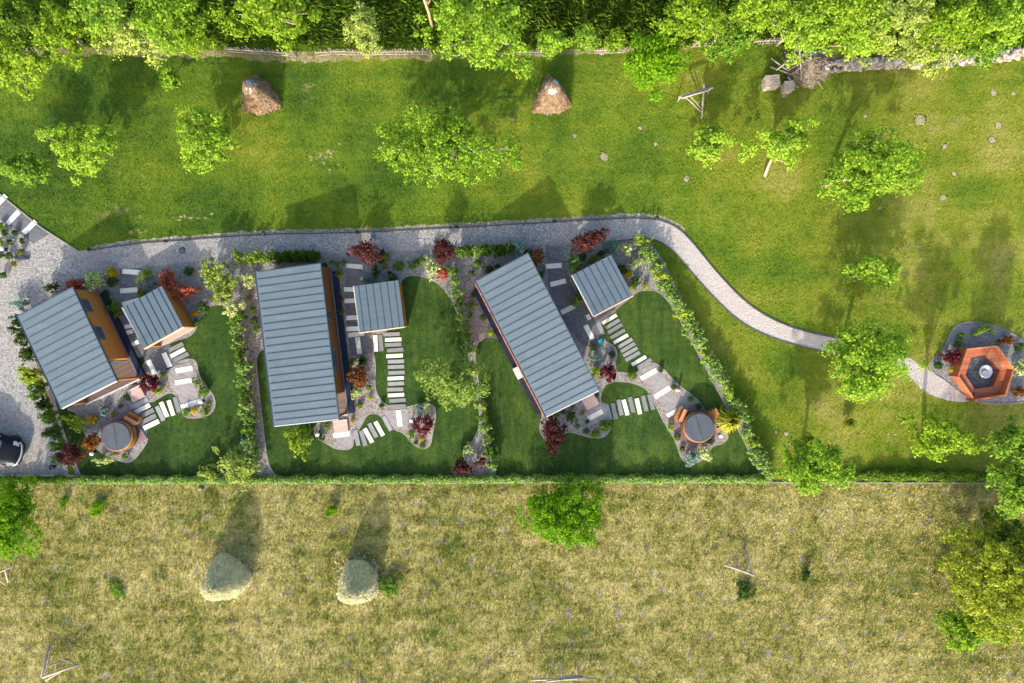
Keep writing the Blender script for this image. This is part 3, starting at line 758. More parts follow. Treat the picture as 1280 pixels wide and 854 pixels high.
# ------------------------------------------------------------ slabs
SL = {}
def slab_mesh(m):
    if m not in SL: SL[m] = MB().box(-.5, .5, -.5, .5, -.5, .5).mesh('slab', MAT[m])
    return SL[m]
def slab(x, y, w, h, a, m, label, group, z=.06):
    p = G(x, y, z)
    o = link('stepping_slab', slab_mesh(m), None, (p.x, p.y, z/2), math.radians(-a), (w/K, h/K, z))
    return tag(o, label, 'slab', group)
def row(items, w, h, a, where, group):
    for i, it in enumerate(items):
        x, y, m = it[:3]; ang = it[3] if len(it) > 3 else a
        ww = it[4] if len(it) > 4 else w
        slab(x, y, ww, h, ang + R_.uniform(-1.5, 1.5), 'white' if m == 'w' else 'grey', f"{'white' if m == 'w' else 'grey'} slab, {ORD[i]} {where}", group)
row([(489.5,418,'g'),(491.5,424.6,'w'),(491.5,431,'g'),(494,437.7,'g'),(493,445,'w'),(495,452,'g'),(495,458.7,'g'),(495.6,466,'g'),(494.7,473,'w'),(495,479.7,'g'),(494,487,'g'),(495,494,'w'),(497,500.7,'g'),(497,508,'g')], 20.5, 4.6, -3, 'below the upright shed in the straight lawn steps', 'lawn steps of the middle garden')
row([(469.4,429.4,'w'),(476,429,'g')], 20.5, 5.3, 85, 'of the upright pair left of the straight lawn steps', 'upright pair by the straight lawn steps')
row([(760,393,'g'),(762,399,'w'),(765.7,405,'g'),(769,410.7,'g'),(772.5,417.5,'g'),(776,423.7,'w'),(781.7,429,'g'),(785,434.4,'g'),(788,440,'g'),(791,445.5,'g'),(798.7,451,'w'),(805.5,454.5,'g')], 20.5, 4.4, -30, 'below the right-hand shed in the diagonal lawn steps', 'diagonal lawn steps of the right garden')
row([(760.5,515,'g'),(768,514,'g'),(775,509.5,'g'),(782,509.5,'w'),(789.5,506,'g'),(798,508,'w'),(806,504.5,'g'),(814,502.5,'g')], 20, 5, 76, 'from the left in the steps toward the right tub', 'sideways lawn steps of the right garden')
row([(484,529.5,'g'),(474,536,'w'),(466,538,'g'),(460.5,544.5,'w'),(454,548,'g',72),(446,547.5,'g',80)], 20, 5.2, 62, 'from the right in the steps below the middle cabin', 'lower lawn steps of the middle garden')
row([(220,434,'g'),(222,441,'w'),(226.5,446.3,'g')], 20, 5, -27, 'below the car-park shed porch', 'steps below the car-park shed')
row([(176,504,'g'),(178,511,'w'),(182.5,517,'g'),(185.5,524,'g'),(189,531,'w')], 21, 5.6, -27, 'from the pink deck step beside the left tub', 'steps beside the left hot tub')
row([(200,517,'g',64),(205,512,'w',68),(213.6,510,'w',72),(221,506,'g',74)], 20, 5.4, 70, 'from the left in the steps right of the left tub', 'short sideways steps of the left garden')
row([(164,340,'w',4),(161,363,'w',-3),(163.5,378,'w',-14)], 22, 6, 0, 'from the gravel path on the slate walk to the car-park cabin', 'white slabs of the left slate walk')
row([(160,408,'w',-10,9),(162,415,'w',-14,8),(169,429,'w',-27,9)], 9, 5, 0, 'of the part-hidden slabs left of the car-park shed', 'part-hidden slabs by the car-park shed')
row([(189.5,459,'w',63),(208.5,450,'w',66)], 19, 6.2, 0, 'from the left of the upright slabs between cabin and shed', 'upright slabs below the car-park shed')
row([(230,462,'w',-10),(229,477,'w',-8),(238,505.5,'w',-17,25)], 21, 6, 0, 'from the top on the warm paving of the left garden', 'white slabs of the left terrace')
row([(443,333,'w',3),(440,362,'w',2),(441,376,'w',-2),(443,397,'w',-3),(443,411,'w',-4),(445,418,'w',-6)], 20.5, 5.6, 0, 'from the path on the slate walk beside the upright shed', 'white slabs of the middle slate walk')
slab(448, 432, 21, 6, 82, 'white', 'upright white slab at the lower end of the middle slate walk', 'white slabs of the middle slate walk')
slab(499, 523, 20, 6, 83, 'white', 'upright white slab on warm paving beside the crimson ball bush', 'terrace slabs')
slab(427, 543, 21, 7, -9, 'white', 'white slab just below the pink step of the middle cabin', 'terrace slabs')
row([(692,332.5,'w',-5),(697.5,353.5,'w',-15),(710.5,386.5,'w',-27)], 20, 6, 0, 'from the path on the dark slate walk of the right garden', 'white slabs of the right slate walk')
slab(735.5, 396.5, 7, 5, 60, 'white', 'tiny white slab at the corner of the right-hand shed', 'white slabs of the right slate walk')
slab(736.5, 415.5, 20, 6, 62, 'white', 'upright white slab at the lower end of the dark slate walk', 'white slabs of the right slate walk')
slab(750, 409, 21, 5.4, 66, 'grey', 'single grey slab leaning left of the diagonal lawn steps', 'diagonal lawn steps of the right garden')
row([(811,468,'w',-30),(828,490.5,'w',-31),(844,515,'w',-28)], 22.5, 6, 0, 'from the top on the warm paving above the right tub', 'white slabs of the right terrace')
slab(744, 519, 21, 6, -28, 'white', 'white slab on grey paving below the longest cabin', 'terrace slabs')
row([(0,252,'w'),(16.3,272,'w'),(37,284,'w')], 21, 6, -46, 'from the left edge on the diagonal entrance path', 'white slabs of the entrance path')

# ------------------------------------------------------------ hot tubs
def hot_tub(px, py, label, seam_ang):
    p = G(px, py, .98)
    root = empty('hot_tub', (p.x, p.y, .02), 0, label, 'hot tub', 'round wooden hot tubs')
    m = MB(); n = 40; r = .99
    vs = []; fs = []
    prof = [(r-.07,.05),(r,.05),(r+.025,.5),(r,.93),(r-.09,.93),(r-.10,.4)]
    m.lathe(prof, 44, (0,0,0)); m.build('barrel', MAT['tubwood'], root)
    for z in (.25, .72):
        MB().lathe([(r+.012,z-.025),(r+.04,z-.025),(r+.04,z+.025),(r+.012,z+.025)], 44).build('hoop', MAT['black'], root)
    c = MB()
    for s in (1, -1):
        pts = [(0.012*s, -.93), (0.012*s, .93)]
        arc = [(s*(.012+.93*math.sin(a)), .93*math.cos(a)) for a in np.linspace(.02, math.pi-.02, 22)]
        pp = [(s*.012, .93)] + arc + [(s*.012, -.93)]
        if s == 1: pp = pp[::-1]
        n = len(pp)
        c.add([(x, y, .935) for x, y in pp] + [(x, y, 1.0) for x, y in pp] + [(x*.96+.0005*s, y*.96, 1.03) for x, y in pp],
              [tuple(range(n))[::-1], tuple(range(2*n, 3*n))] + [(i, (i+1) % n, n+(i+1) % n, n+i) for i in range(n)] + [(n+i, n+(i+1) % n, 2*n+(i+1) % n, 2*n+i) for i in range(n)])
    o = c.build('cover', MAT['cover'], root); o.rotation_euler.z = seam_ang
    return root
def deck(pts, label, rot):
    c = sum((Vector(q) for q in GX(pts)), Vector((0,0)))/len(pts)
    q = [Matrix.Rotation(-rot, 2) @ (Vector(a)-c) for a in GX(pts)]
    o = MB().prism([tuple(v) for v in q][::-1], -.10, .02).build('wooden_deck', MAT['mauvedeck'], None, (c.x, c.y, .10), rot)
    return tag(o, label, 'deck', 'mauve tub decks')
deck([(124,530),(164,512),(185,548),(146,570)], 'mauve boarded deck under the left hot tub', .5)
deck([(834,524),(875,503),(900,540),(860,563)], 'mauve boarded deck under the right hot tub', .5)
hot_tub(145, 545.5, 'round timber hot tub below the car-park cabin, grey folding cover', .15)
hot_tub(874, 534.5, 'round timber hot tub beside golden grass, plain grey cover', .3)
def tub_steps(px, py, a, label):
    p = G(px, py, .5)
    root = empty('tub_steps', (p.x, p.y, .12), math.radians(a), label, 'steps', 'orange steps at the tubs')
    MB().box(-.42, .42, -.28, .0, 0, .28, None, .01).build('tread', MAT['tubwood'], root)
    MB().box(-.42, .42, .003, .28, 0, .52, None, .01).build('tread', MAT['benchcap'], root)
tub_steps(165, 523, 150, 'orange box steps at the upper right of the left tub')
tub_steps(851, 518, -115, 'orange box steps at the left of the right tub')
o = MB().box(-.35, .35, -.3, .3, 0, .55, None, .02).build('wooden_box', MAT['tubwood'], None, G(893, 517) + Vector((-.2, 0, .02)), .5)
tag(o, 'orange wooden box half hidden under the golden grass', 'box')

# ------------------------------------------------------------ lamps, covers, small things
def globe_lamp(px, py, label):
    p = G(px, py, .35)
    root = empty('globe_lamp', (p.x, p.y, .02), 0, label, 'lamp', 'white globe garden lamps')
    MB().lathe([(.11,0),(.11,.03),(.03,.04),(.03,.24)], 12).build('post', MAT['black'], root)
    MB().ball((0,0,.36), .135, 16, 10).build('globe', MAT['lampwhite'], root)
for x, y, lab in ((115,567,'white globe lamp beside the left hot tub and cream shrub'),(251,502,'white globe lamp at the right end of the left terrace'),(397,543,'white globe lamp left of the middle cabin pink step'),(514.5,526,'white globe lamp touching the crimson ball bush'),(901,545,'white globe lamp below the golden grass by the right tub'),(2.5,311,'white globe lamp among the round shrubs by the entrance path')):
    globe_lamp(x, y, lab)
def path_light(px, py, label):
    p = G(px, py, .2)
    root = empty('path_light', (p.x, p.y, 0), 0, label, 'path light', 'small dark lights along the path edge')
    MB().lathe([(.03,0),(.03,.3)], 8).build('post', MAT['black'], root)
    MB().lathe([(.10,.30),(.13,.33),(.11,.38),(.02,.40)], 14).build('lamp_head', MAT['black'], root)
for i, (x, y) in enumerate(((112,312),(208,302),(330,291.5),(447,290.5),(571,284),(693,277),(821,273))):
    path_light(x, y, f'small dark light, {ORD[i]} from the left on the path edge')
def manhole(px, py, sq, label):
    p = G(px, py)
    root = empty('inspection_cover', (p.x, p.y, .008), .1, label, 'cover')
    if sq:
        MB().box(-.24,.24,-.19,.19,0,.02).build('frame', MAT['grey'], root); MB().box(-.19,.19,-.14,.14,.021,.028).build('lid', MAT['roof'], root)
    else:
        MB().lathe([(.22,0),(.22,.02),(.16,.021)], 24).build('frame', MAT['seam'], root); MB().lathe([(.15,0),(.15,.03)], 24).build('lid', MAT['roof'], root)
manhole(228, 313, False, 'round blue-grey cover in the gravel path'); manhole(467, 296, True, 'square blue-grey cover in the gravel path')
p = G(28, 323)
m = MB(); prof = [(-.5,0),(-.3,.08),(0,.115),(.3,.08),(.5,0)]
m.prism([(x, -y) for x, y in prof] + [(x, y) for x, y in prof[1:-1][::-1]], 0, .22)
tag(m.build('leaf_stone', MAT['darkstone'], None, (p.x, p.y, .01), -.1), 'dark leaf-shaped stone lying on the car-park gravel', 'stone')
p = G(750.5, 427)
root = empty('teal_box', (p.x, p.y, .02), .5, 'teal plastic box on the bed beside the dark slate walk', 'box')
MB().box(-.14,.14,-.14,.14,0,.2,None,.012).build('body', MAT['teal'], root); MB().box(-.155,.155,-.155,.155,.203,.235,None,.01).build('lid', MAT['teal'], root)
p = G(847, 487)
root = empty('garden_figure', (p.x, p.y, .022), .4, 'small pink stone figure on the bed above the right tub', 'garden figure')
MB().lathe([(.16,0),(.16,.06),(.08,.1),(.12,.3),(.06,.42)], 12).build('body', MAT['pinkdeck'], root); MB().ball((0,0,.5), .08).build('head', MAT['pinkdeck'], root)
p = G(68, 583)
root = empty('plant_pot', (p.x, p.y, .01), 0, 'black plant pot at the corner of the car park', 'pot')
MB().lathe([(.10,0),(.15,.25),(.165,.26),(.165,.3),(.14,.3),(.13,.24)], 18).build('bowl', MAT['black'], root); MB().lathe([(.13,.24),(.13,.27)], 14).build('soil', MAT['darkstone'], root)

# ------------------------------------------------------------ fire pit
P = [(1218.5,501.7),(1258,495),(1268,461.6),(1246.6,432),(1208.7,436),(1197,471)]
I = [(1219,487),(1242,483),(1250,463),(1234.7,443),(1214,447),(1207,469)]
root = empty('fire_pit_bench', G(1229, 467), 0, 'hexagonal red timber bench around the fire bowl', 'bench')
b0 = G(1229, 467)
def W_(q, z): v = G(*q, z) - b0; return Vector((v.x, v.y, z))
for i in range(6):
    j = (i+1) % 6; low = i == 5
    zb, zs = (.92, .45) if not low else (.62, .45)
    a, b = W_(P[i], zb), W_(P[j], zb); c, d = W_(I[i], zs), W_(I[j], zs)
    g = .004
    def q(v, z): return Vector((v.x, v.y, z))
    ai, bi = a.lerp(c, .16), b.lerp(d, .16); ai, bi = ai.lerp(bi, .004), bi.lerp(ai, .004)
    # backrest as a tapering board, seat as a wide board, front panel below
    MB().hexa([q(a,.0), q(b,.0), q(bi.lerp(d,.06),.0), q(ai.lerp(c,.06),.0)], [q(a,zb), q(b,zb), q(bi,zb), q(ai,zb)]).build('backrest', MAT['bench'], root)
    a2, b2 = ai.lerp(c, .07), bi.lerp(d, .07)
    MB().hexa([q(a2,zs-.07), q(b2,zs-.07), q(d,zs-.07), q(c,zs-.07)], [q(a2,zs), q(b2,zs), q(d,zs), q(c,zs)]).build('seat', MAT['bench'] if i != 2 else MAT['benchcap'], root)
    MB().hexa([q(c.lerp(a2,.14),0), q(d.lerp(b2,.14),0), q(d.lerp(b2,.05),0), q(c.lerp(a2,.05),0)], [q(c.lerp(a2,.14),zs-.073), q(d.lerp(b2,.14),zs-.073), q(d.lerp(b2,.05),zs-.073), q(c.lerp(a2,.05),zs-.073)]).build('front_panel', MAT['bench'], root)
    if i in (2, 3, 5): MB().hexa([q(a,zb+.003), q(b,zb+.003), q(bi,zb+.003), q(ai,zb+.003)], [q(a,zb+.03), q(b,zb+.03), q(bi,zb+.03), q(ai,zb+.03)]).build('top_board', MAT['benchcap'], root)
sheet('gravel_floor', [tuple((W_(v, 0)+b0)[:2]) for v in I], .02, MAT['firegravel'])
p = G(1231.5, 464.5, .3)
root = empty('fire_bowl', (p.x, p.y, .02), 0, 'bright steel fire bowl on dark gravel inside the hexagonal bench', 'fire bowl')
MB().lathe([(.2,0),(.22,.12),(.38,.26),(.44,.36),(.40,.36),(.24,.24),(.18,.22)], 28).build('bowl', MAT['steel'], root)
MB().ball((.02,.03,.27), .13, 9, 6, .6).build('log', MAT['oldwood'], root); MB().tube([(-.15,-.05,.27),(.12,.1,.32)], .04, 7).build('log', MAT['tanwood'], root)

# ------------------------------------------------------------ hay
def hay_stack(px, py, r, h, label, mat='hay', cone=False, seed=1, sq=(1,1)):
    rng = np.random.default_rng(seed)
    p = G(px, py)
    n = 40
    if cone: prof = [(1.0,.0),(.96,.12),(.78,.35),(.56,.58),(.34,.8),(.16,.94),(.05,1.0)]
    else: prof = [(.92,.0),(1.0,.12),(.99,.27),(.90,.45),(.74,.63),(.54,.79),(.32,.91),(.10,.985)]
    vs = []; fs = []
    ph = rng.uniform(0, 6.28, 3)
    def tri(t):
        if not cone: return 1 + .10*np.cos(3*(t-math.radians(100)))
        u = np.mod(t-math.radians(97)+math.pi/3, 2*math.pi/3)-math.pi/3
        return .38 + .62*.62/np.cos(np.pi/3-np.abs(u))*1.25
    for r0, z in prof:
        for k in range(n):
            t = 2*math.pi*k/n
            q = (1 + .035*math.sin(4*t+ph[0]+z) + .03*math.sin(7*t+ph[1]+4*z) + rng.uniform(-.012, .012))*float(tri(t))
            vs.append((r*r0*q*math.cos(t)*sq[0], r*r0*q*math.sin(t)*sq[1], h*z))
    for i in range(len(prof)-1):
        for k in range(n): fs.append((i*n+k, i*n+(k+1) % n, (i+1)*n+(k+1) % n, (i+1)*n+k))
    V = np.array(vs); F = np.array(fs)
    m = 9000
    i = rng.integers(0, len(prof)-1, m); f = rng.random(m); t = rng.uniform(0, 6.28, m)
    pr = np.array(prof); rr = (pr[i,0]*(1-f)+pr[i+1,0]*f)*r; zz = (pr[i,1]*(1-f)+pr[i+1,1]*f)*h
    q = (1 + .035*np.sin(4*t+ph[0]+zz/h) + .03*np.sin(7*t+ph[1]+4*zz/h))*tri(t)
    d = np.stack([np.cos(t), np.sin(t), np.full(m, .5)], 1)
    Pp = np.stack([rr*q*np.cos(t)*sq[0], rr*q*np.sin(t)*sq[1], zz], 1)*(1+rng.uniform(-.01, .06, (m,1)))
    N = norm(norm(d)+rng.normal(size=(m,3))*(.4 if cone else .75))
    down = norm(np.stack([np.cos(t)*.4, np.sin(t)*.4, np.full(m, -1.0)], 1)+rng.normal(size=(m,3))*.6)
    m2 = 0 if cone else 260; t2 = rng.uniform(0, 6.28, m2); r2 = r*(.9+np.abs(rng.normal(size=m2))*.28)
    Pp = np.concatenate([Pp, np.stack([r2*np.cos(t2), r2*np.sin(t2), rng.uniform(.03,.14,m2)],1)]); N = np.concatenate([N, norm(np.array([0,0,1.])+rng.normal(size=(m2,3))*.3)]); down = np.concatenate([down, norm(rng.normal(size=(m2,3)))]); m += m2
    V2, F2 = leaf_quads(Pp, N, rng.uniform(.12, .42, m), rng.uniform(.02, .05, m), rng, np.cross(N, down))
    root = empty('haystack', (p.x, p.y, 0), 0, label, 'haystack', 'haystacks')
    link('hay', fast_mesh('hay', np.concatenate([V, V2]), np.concatenate([F, F2+len(V)]), MAT[mat]), root)
    return root
hay_stack(287, 719, 1.34, 2.85, 'rounded pale green haystack, left of the two on dry grass', seed=3, sq=(1,.95))
hay_stack(450, 724, 1.24, 2.85, 'rounded pale green haystack with a dark weed at its right', seed=5, sq=(.95,1))
for px, py, lab, sd, tx in ((327,124,'brown straw cone with blue-white cap, near the left top fence',8,.25),(688.5,124,'brown straw cone with pale cap, right of the big bright tree',9,0)):
    o = hay_stack(px, py, 1.08, 2.6, lab, 'straw', True, sd)
    m = MB(); m.lathe([(.46,1.98),(.40,2.12),(.26,2.42),(.07,2.72)], 14, (0,0,0), .16, np.random.default_rng(sd)); m.build('cap', MAT['tarp'], o)
    m = MB(); m.lathe([(.32,2.30),(.2,2.56),(.05,2.78)], 9, (.05,.1,0), .2, np.random.default_rng(sd+4)); m.build('cap_cover', MAT['bluetarp'], o)
    m = MB()
    for k in range(8):
        a = -2.9 + .35*k + .1*math.sin(k*3); m.tube([(1.12*math.cos(a),1.12*math.sin(a),.03),(.98*math.cos(a),.98*math.sin(a),.35)], .025, 5)
    m.tube([(-1.0,-.62,.1),(1.0,-.66,.12)], .035, 6); m.build('base_poles', MAT['oldwood'], o)
# pole racks
def rack(pts, label, mats='oldwood'):
    b = G(pts[0][0][0], pts[0][0][1])
    root = empty('drying_rack', b, 0, label, 'drying rack', 'old pole drying racks')
    for nm, *rest in [(('rail' if q[4] > .05 else 'pole'),) + q for q in pts]:
        (a, za, c, zc, r) = rest
        u = G(*a, max(za,.16)) - b; v = G(*c, max(zc,.16)) - b
        r *= 1.05; MB().tube([u, u.lerp(v, .5)+Vector((.01,.02,.01)), v], [r, r*.92, r*.8], 7).build(nm, MAT[mats], root)
rack([((848,122),1.2,(891,109.5),1.3,.09),((852,123),1.35,(886,113),1.42,.06),((880,105),1.4,(877,148),.02,.075),((888,109),1.25,(884,118),.02,.06),((856,121),1.2,(876,140),.35,.04),((862,119),1.15,(877,137),.4,.035),((850,123),1.2,(846,128),.02,.05)], 'grey pole drying rack on the green meadow below the top trees')
rack([((905.5,706),.9,(943,719.5),1.0,.075),((929.5,682),.03,(941,719),1.0,.07),((906,707),.9,(930,683),.05,.03),((914,709),.9,(932,690),.25,.025),((921,712),.92,(934,697),.4,.025),((929,715),.95,(936,704),.6,.025),((936,717),1,(938,711),.75,.02)], 'grey pole drying rack alone on the dry field, right half')
rack([((53,847),1.1,(98,831),1.1,.08),((57,851),1.0,(86,834),1.15,.05),((52,846),1.1,(62,806),.03,.07),((57,842),1.0,(66,800),.03,.045),((60,833),.7,(80,827),.7,.045),((97,832),1.1,(72,822),.03,.04)], 'grey pole drying rack at the lower left of the dry field')
rack([((664,850),.9,(745,849),.9,.08),((682,852),.95,(735,847),1.0,.06),((702,846),.9,(703,823),.03,.06),((724,846),.9,(721,825),.03,.06),((695,847),.85,(728,846),.85,.09)], 'grey pole drying rack at the bottom edge of the dry field')
rack([((-14,722),1.0,(18,707),1.0,.06),((-6,722),1.0,(6,731),.03,.05),((6,712),1.0,(10,728),.03,.05)], 'grey pole drying rack half out of frame by the left tree')

# ------------------------------------------------------------ brush heap with crates and poles
for px, py, sx, sy, h, lab in ((966,101,.92,.78,.8,'pale weathered crate, larger and left, at the brush heap'),(987,107,.62,.62,.75,'pale weathered crate, smaller and right, at the brush heap')):
    p = G(px, py, h)
    root = empty('old_crate', (p.x, p.y, 0), .08, lab, 'crate', 'crates by the brush heap')
    m = MB()
    n = 5
    for k in range(n):
        y0 = -sy/2 + sy*k/n; m.box(-sx/2, sx/2, y0+.006, y0+sy/n-.006, h-.04+.004*(k % 2), h+.004*(k % 2))
    m.build('lid', MAT['palewood'], root)
    MB().box(-sx/2+.03, sx/2-.03, -sy/2+.03, sy/2-.03, 0, h-.045).build('body', MAT['palewood'], root)
rng = np.random.default_rng(4)
b = G(1008, 80)
root = empty('brush_heap', b, 0, 'dark heap of brush and scraps behind the leaning poles', 'brush heap')
m = MB(); m.lathe([(1.35,0),(1.1,.25),(.7,.5),(.3,.65),(.05,.7)], 18, (0,0,0), .3, rng); o = m.build('core', MAT['bark'], root)
m = MB()
for k in range(420):
    a = rng.uniform(0, 6.28); r = rng.uniform(0, 1.5); z = .62*(1-r/1.8)+.1
    d = Vector((rng.normal(), rng.normal(), rng.normal()*.25)).normalized()*rng.uniform(.2, .6)
    c = Vector((r*math.cos(a), r*math.sin(a), z)); m.tube([c-d, c+d], rng.uniform(.015, .035), 5)
m.build('branches', MAT['bark'], root)
m = MB(); m.lathe([(.42,.5),(.34,.62),(.2,.68),(.03,.7)], 9, (.0,.45,0), .35, rng); m.build('scrap_sheet', MAT['bluetarp'], root)
b = G(990, 90)
root = empty('pole_frame', b, 0, 'leaning frame of bare poles against the brush heap', 'pole frame')
for a, za, c, zc, r in (((999,58),1.5,(1002,100),.3,.06),((970,88),.6,(996,69),1.4,.05),((982,87),.7,(997,74),1.3,.04),((985,89),.7,(999,79),1.2,.04),((990,93),.6,(1000,85),1.0,.04),((963,84),.5,(1004,98),.3,.045),((964,73),.6,(984,88),.7,.045),((985,97),.7,(998,110),.05,.045),((995,90),.6,(1006,98),.1,.04)):
    u = G(*a, za)-b; v = G(*c, zc)-b
    MB().tube([u, v], [r, r*.8], 7).build('pole', MAT['oldwood'], root)
# dry stone bank
def stone_bank(name, px, w, hmax, n, label, mat):
    rng = np.random.default_rng(n)
    pl = [Vector(q) for q in GX(chaikin_open(px, 2))]
    seg = [(b-a).length for a, b in zip(pl, pl[1:])]; T = sum(seg)
    b0 = pl[0]; m = MB()
    for k in range(n):
        s = rng.random()*T; i = 0
        while s > seg[i]: s -= seg[i]; i += 1
        c = pl[i].lerp(pl[i+1], s/seg[i]); d = (pl[i+1]-pl[i]).normalized(); q = Vector((-d.y, d.x))
        o = rng.uniform(-w, w)*.5; r = rng.uniform(.05, .17)
        z = hmax*(1-abs(o)/w)*rng.uniform(.2, 1)
        c2 = c + q*o - b0
        m.lathe([(r*.4,-r*.5),(r,-r*.1),(r*.85,r*.35),(r*.3,r*.55)], 7, (c2.x, c2.y, z), .25, rng)
    o = m.mesh(name, MAT[mat]); o.polygons.foreach_set('use_smooth', [False]*len(o.polygons))
    return tag(link(name, o, None, (b0.x, b0.y, 0)), label, 'stone wall')
stone_bank('stone_wall', [(1000,92),(1050,82),(1100,80),(1160,79),(1220,75),(1300,64)], .7, .4, 900, 'low pale dry stone wall under the upper right trees', 'stone')

# ------------------------------------------------------------ wattle fence
def wattle(px, label, h=.95, seed=2):
    rng = np.random.default_rng(seed)
    pl = [Vector(q) for q in GX(px)]
    b0 = pl[0]; root = empty('wattle_fence', (b0.x, b0.y, 0), 0, label, 'fence', 'wattle fences')
    m = MB(); rl = MB()
    for a, b in zip(pl, pl[1:]):
        L = (b-a).length; n = int(L/.10)
        for k in range(n):
            c = a.lerp(b, (k+.5)/n) - b0
            hh = h*rng.uniform(.75, 1.15); lx = rng.normal()*.05; ly = rng.normal()*.05
            r = rng.uniform(.018, .032)
            m.tube([(c.x, c.y+rng.normal()*.02, 0), (c.x+lx, c.y+ly, hh)], [r, r*.7], 5)
        for z in (.3, .7):
            rl = MB().tube([(a.x-b0.x, a.y-b0.y-.05, z), (b.x-b0.x, b.y-b0.y-.05, z)], .03, 6); rl.build('rail', MAT['oldwood'], root)
    m.build('pickets', MAT['oldwood'], root)
wattle([(286,66),(330,69),(372,72)], 'grey wattle fence section, leftmost, below the dark crop', seed=2)
wattle([(398,71),(420,69),(455,70),(540,69)], 'grey wattle fence section between slim conifer and big bright tree', seed=3)
wattle([(645,70),(690,70)], 'short wattle fence section right of the big bright tree', seed=4)
wattle([(742,68),(784,67)], 'tan wattle fence section left of the round bright tree', seed=5)
wattle([(862,60),(900,58)], 'wattle fence section behind the leaning trunk at the top', seed=6)
wattle([(938,57),(972,55)], 'wattle fence section left of the brush heap', seed=7)

# ------------------------------------------------------------ car
p = G(-6, 555)
car = empty('parked_car', (p.x, p.y, .01), math.radians(-17), 'dark navy car parked on gravel at the left edge', 'car')
def loft(m, st, nseg=8):
    vs = []; fs = []
    ring = None
    for x, w, z0, z1, cr in st:
        pts = [(-w*.94, z0), (-w, z0+(z1-z0)*.45), (-w*.97, z0+(z1-z0)*.8), (-w*.88, z1-.01), (-w*.5, z1+cr*.7), (0, z1+cr), (w*.5, z1+cr*.7), (w*.88, z1-.01), (w*.97, z0+(z1-z0)*.8), (w, z0+(z1-z0)*.45), (w*.94, z0)]
        vs += [(x, a, b) for a, b in pts]; n = len(pts)
    for i in range(len(st)-1):
        for k in range(n): fs.append((i*n+k, (i+1)*n+k, (i+1)*n+(k+1) % n, i*n+(k+1) % n))
    fs += [tuple(range(n)), tuple(range((len(st)-1)*n, len(st)*n))[::-1]]
    return m.add(vs, fs, True)
loft(MB(), [(-2.2,.74,.35,.85,.01),(-2.05,.86,.28,.98,.02),(-1.5,.90,.22,1.0,.03),(-.3,.905,.22,.98,.03),(.9,.90,.22,.95,.05),(1.5,.88,.24,.86,.06),(1.95,.80,.28,.74,.05),(2.12,.66,.32,.62,.03),(2.2,.5,.36,.56,.02)]).build('body', MAT['carpaint'], car)
loft(MB(), [(-1.95,.62,.9,1.0,.01),(-1.5,.68,.9,1.3,.03),(-1.0,.66,.9,1.44,.04),(.0,.64,.9,1.46,.04),(.35,.65,.9,1.36,.04),(1.05,.72,.9,.97,.03)]).build('cabin_glass', MAT['glass'], car)
loft(MB(), [(-1.45,.60,1.2,1.335,.03),(-1.0,.63,1.3,1.455,.045),(.0,.62,1.3,1.475,.045),(.22,.60,1.3,1.42,.04)]).build('roof', MAT['carpaint'], car)
for sx in (1.35, -1.35):
    for sy in (-.84, .84):
        o = MB().lathe([(.2,-.1),(.32,-.11),(.335,-.06),(.335,.06),(.32,.11),(.2,.1)], 20).build('wheel', MAT['tyre'], car, (sx, sy, .33)); o.rotation_euler = (math.pi/2, 0, 0)
        MB().lathe([(.19,-.09),(.19,.09)], 14).build('rim', MAT['steel'], o)
for s in (1, -1):
    MB().hexa([(1.72,s*.60,.66),(2.02,s*.56,.58),(1.98,s*.74,.58),(1.70,s*.84,.66)], [(1.70,s*.60,.86),(2.02,s*.56,.735),(1.97,s*.76,.72),(1.66,s*.845,.83)]).build('headlight', MAT['headlight'], car)
    MB().ball((.85,s*1.0,.98), .11, 10, 6, .8).build('mirror', MAT['carpaint'], car)
m = MB()
m.tube([(1.92,-.80,.60),(2.12,-.62,.60),(2.21,-.3,.60),(2.24,0,.60),(2.21,.3,.60),(2.12,.62,.60),(1.92,.80,.60)], .06, 8); m.build('bumper_trim', MAT['chrome'], car)
MB().hexa([(2.13,-.45,.40),(2.26,-.4,.40),(2.26,.4,.40),(2.13,.45,.40)], [(2.10,-.45,.53),(2.23,-.4,.53),(2.23,.4,.53),(2.10,.45,.53)]).build('grille', MAT['black'], car)

# ------------------------------------------------------------ soil mounds
rng = np.random.default_rng(12)
MND = [(755,196,9),(795,203,5),(820,180,5),(843,161,8),(858,223,7),(913,207,6),(800,160,5),(735,168,5),(718,170,5),(707,160,4),(1150,150,12),(1165,160,9),(1242,116,7),(1225,130,7),(1267,117,5),(1194,123,5),(1248,156,7),(1205,155,4),(1240,175,7),(1228,173,5),(1181,183,6),(1174,191,5),(1193,217,5),(1166,252,6),(1179,247,7),(1215,208,5),(1082,145,4),(1170,127,5),(983,542,6),(1109,548,6),(987,556,5),(1240,507,10),(696,131,5),(640,95,4),(970,540,4),(1135,262,4),(1100,260,5),(1012,125,5),(980,120,5),(925,150,5),(752,66,5)]
for x, y, r in MND[::2]:
    p = G(x, y); m = MB()
    m.lathe([(1,0),(.75,.45),(.4,.85),(.05,1.0)], 18, (0,0,0), .28, rng)
    o = m.build('soil_mound', MAT['soil'], None, (p.x, p.y, 0), rng.uniform(0,6), (r*.70/K, r*.6/K, .02))
    tag(o, 'small pale soil mound dotted on the green meadow', 'soil mound', 'pale soil mounds on the meadow')
# ------------------------------------------------------------ shrubs and trees
s = shrub
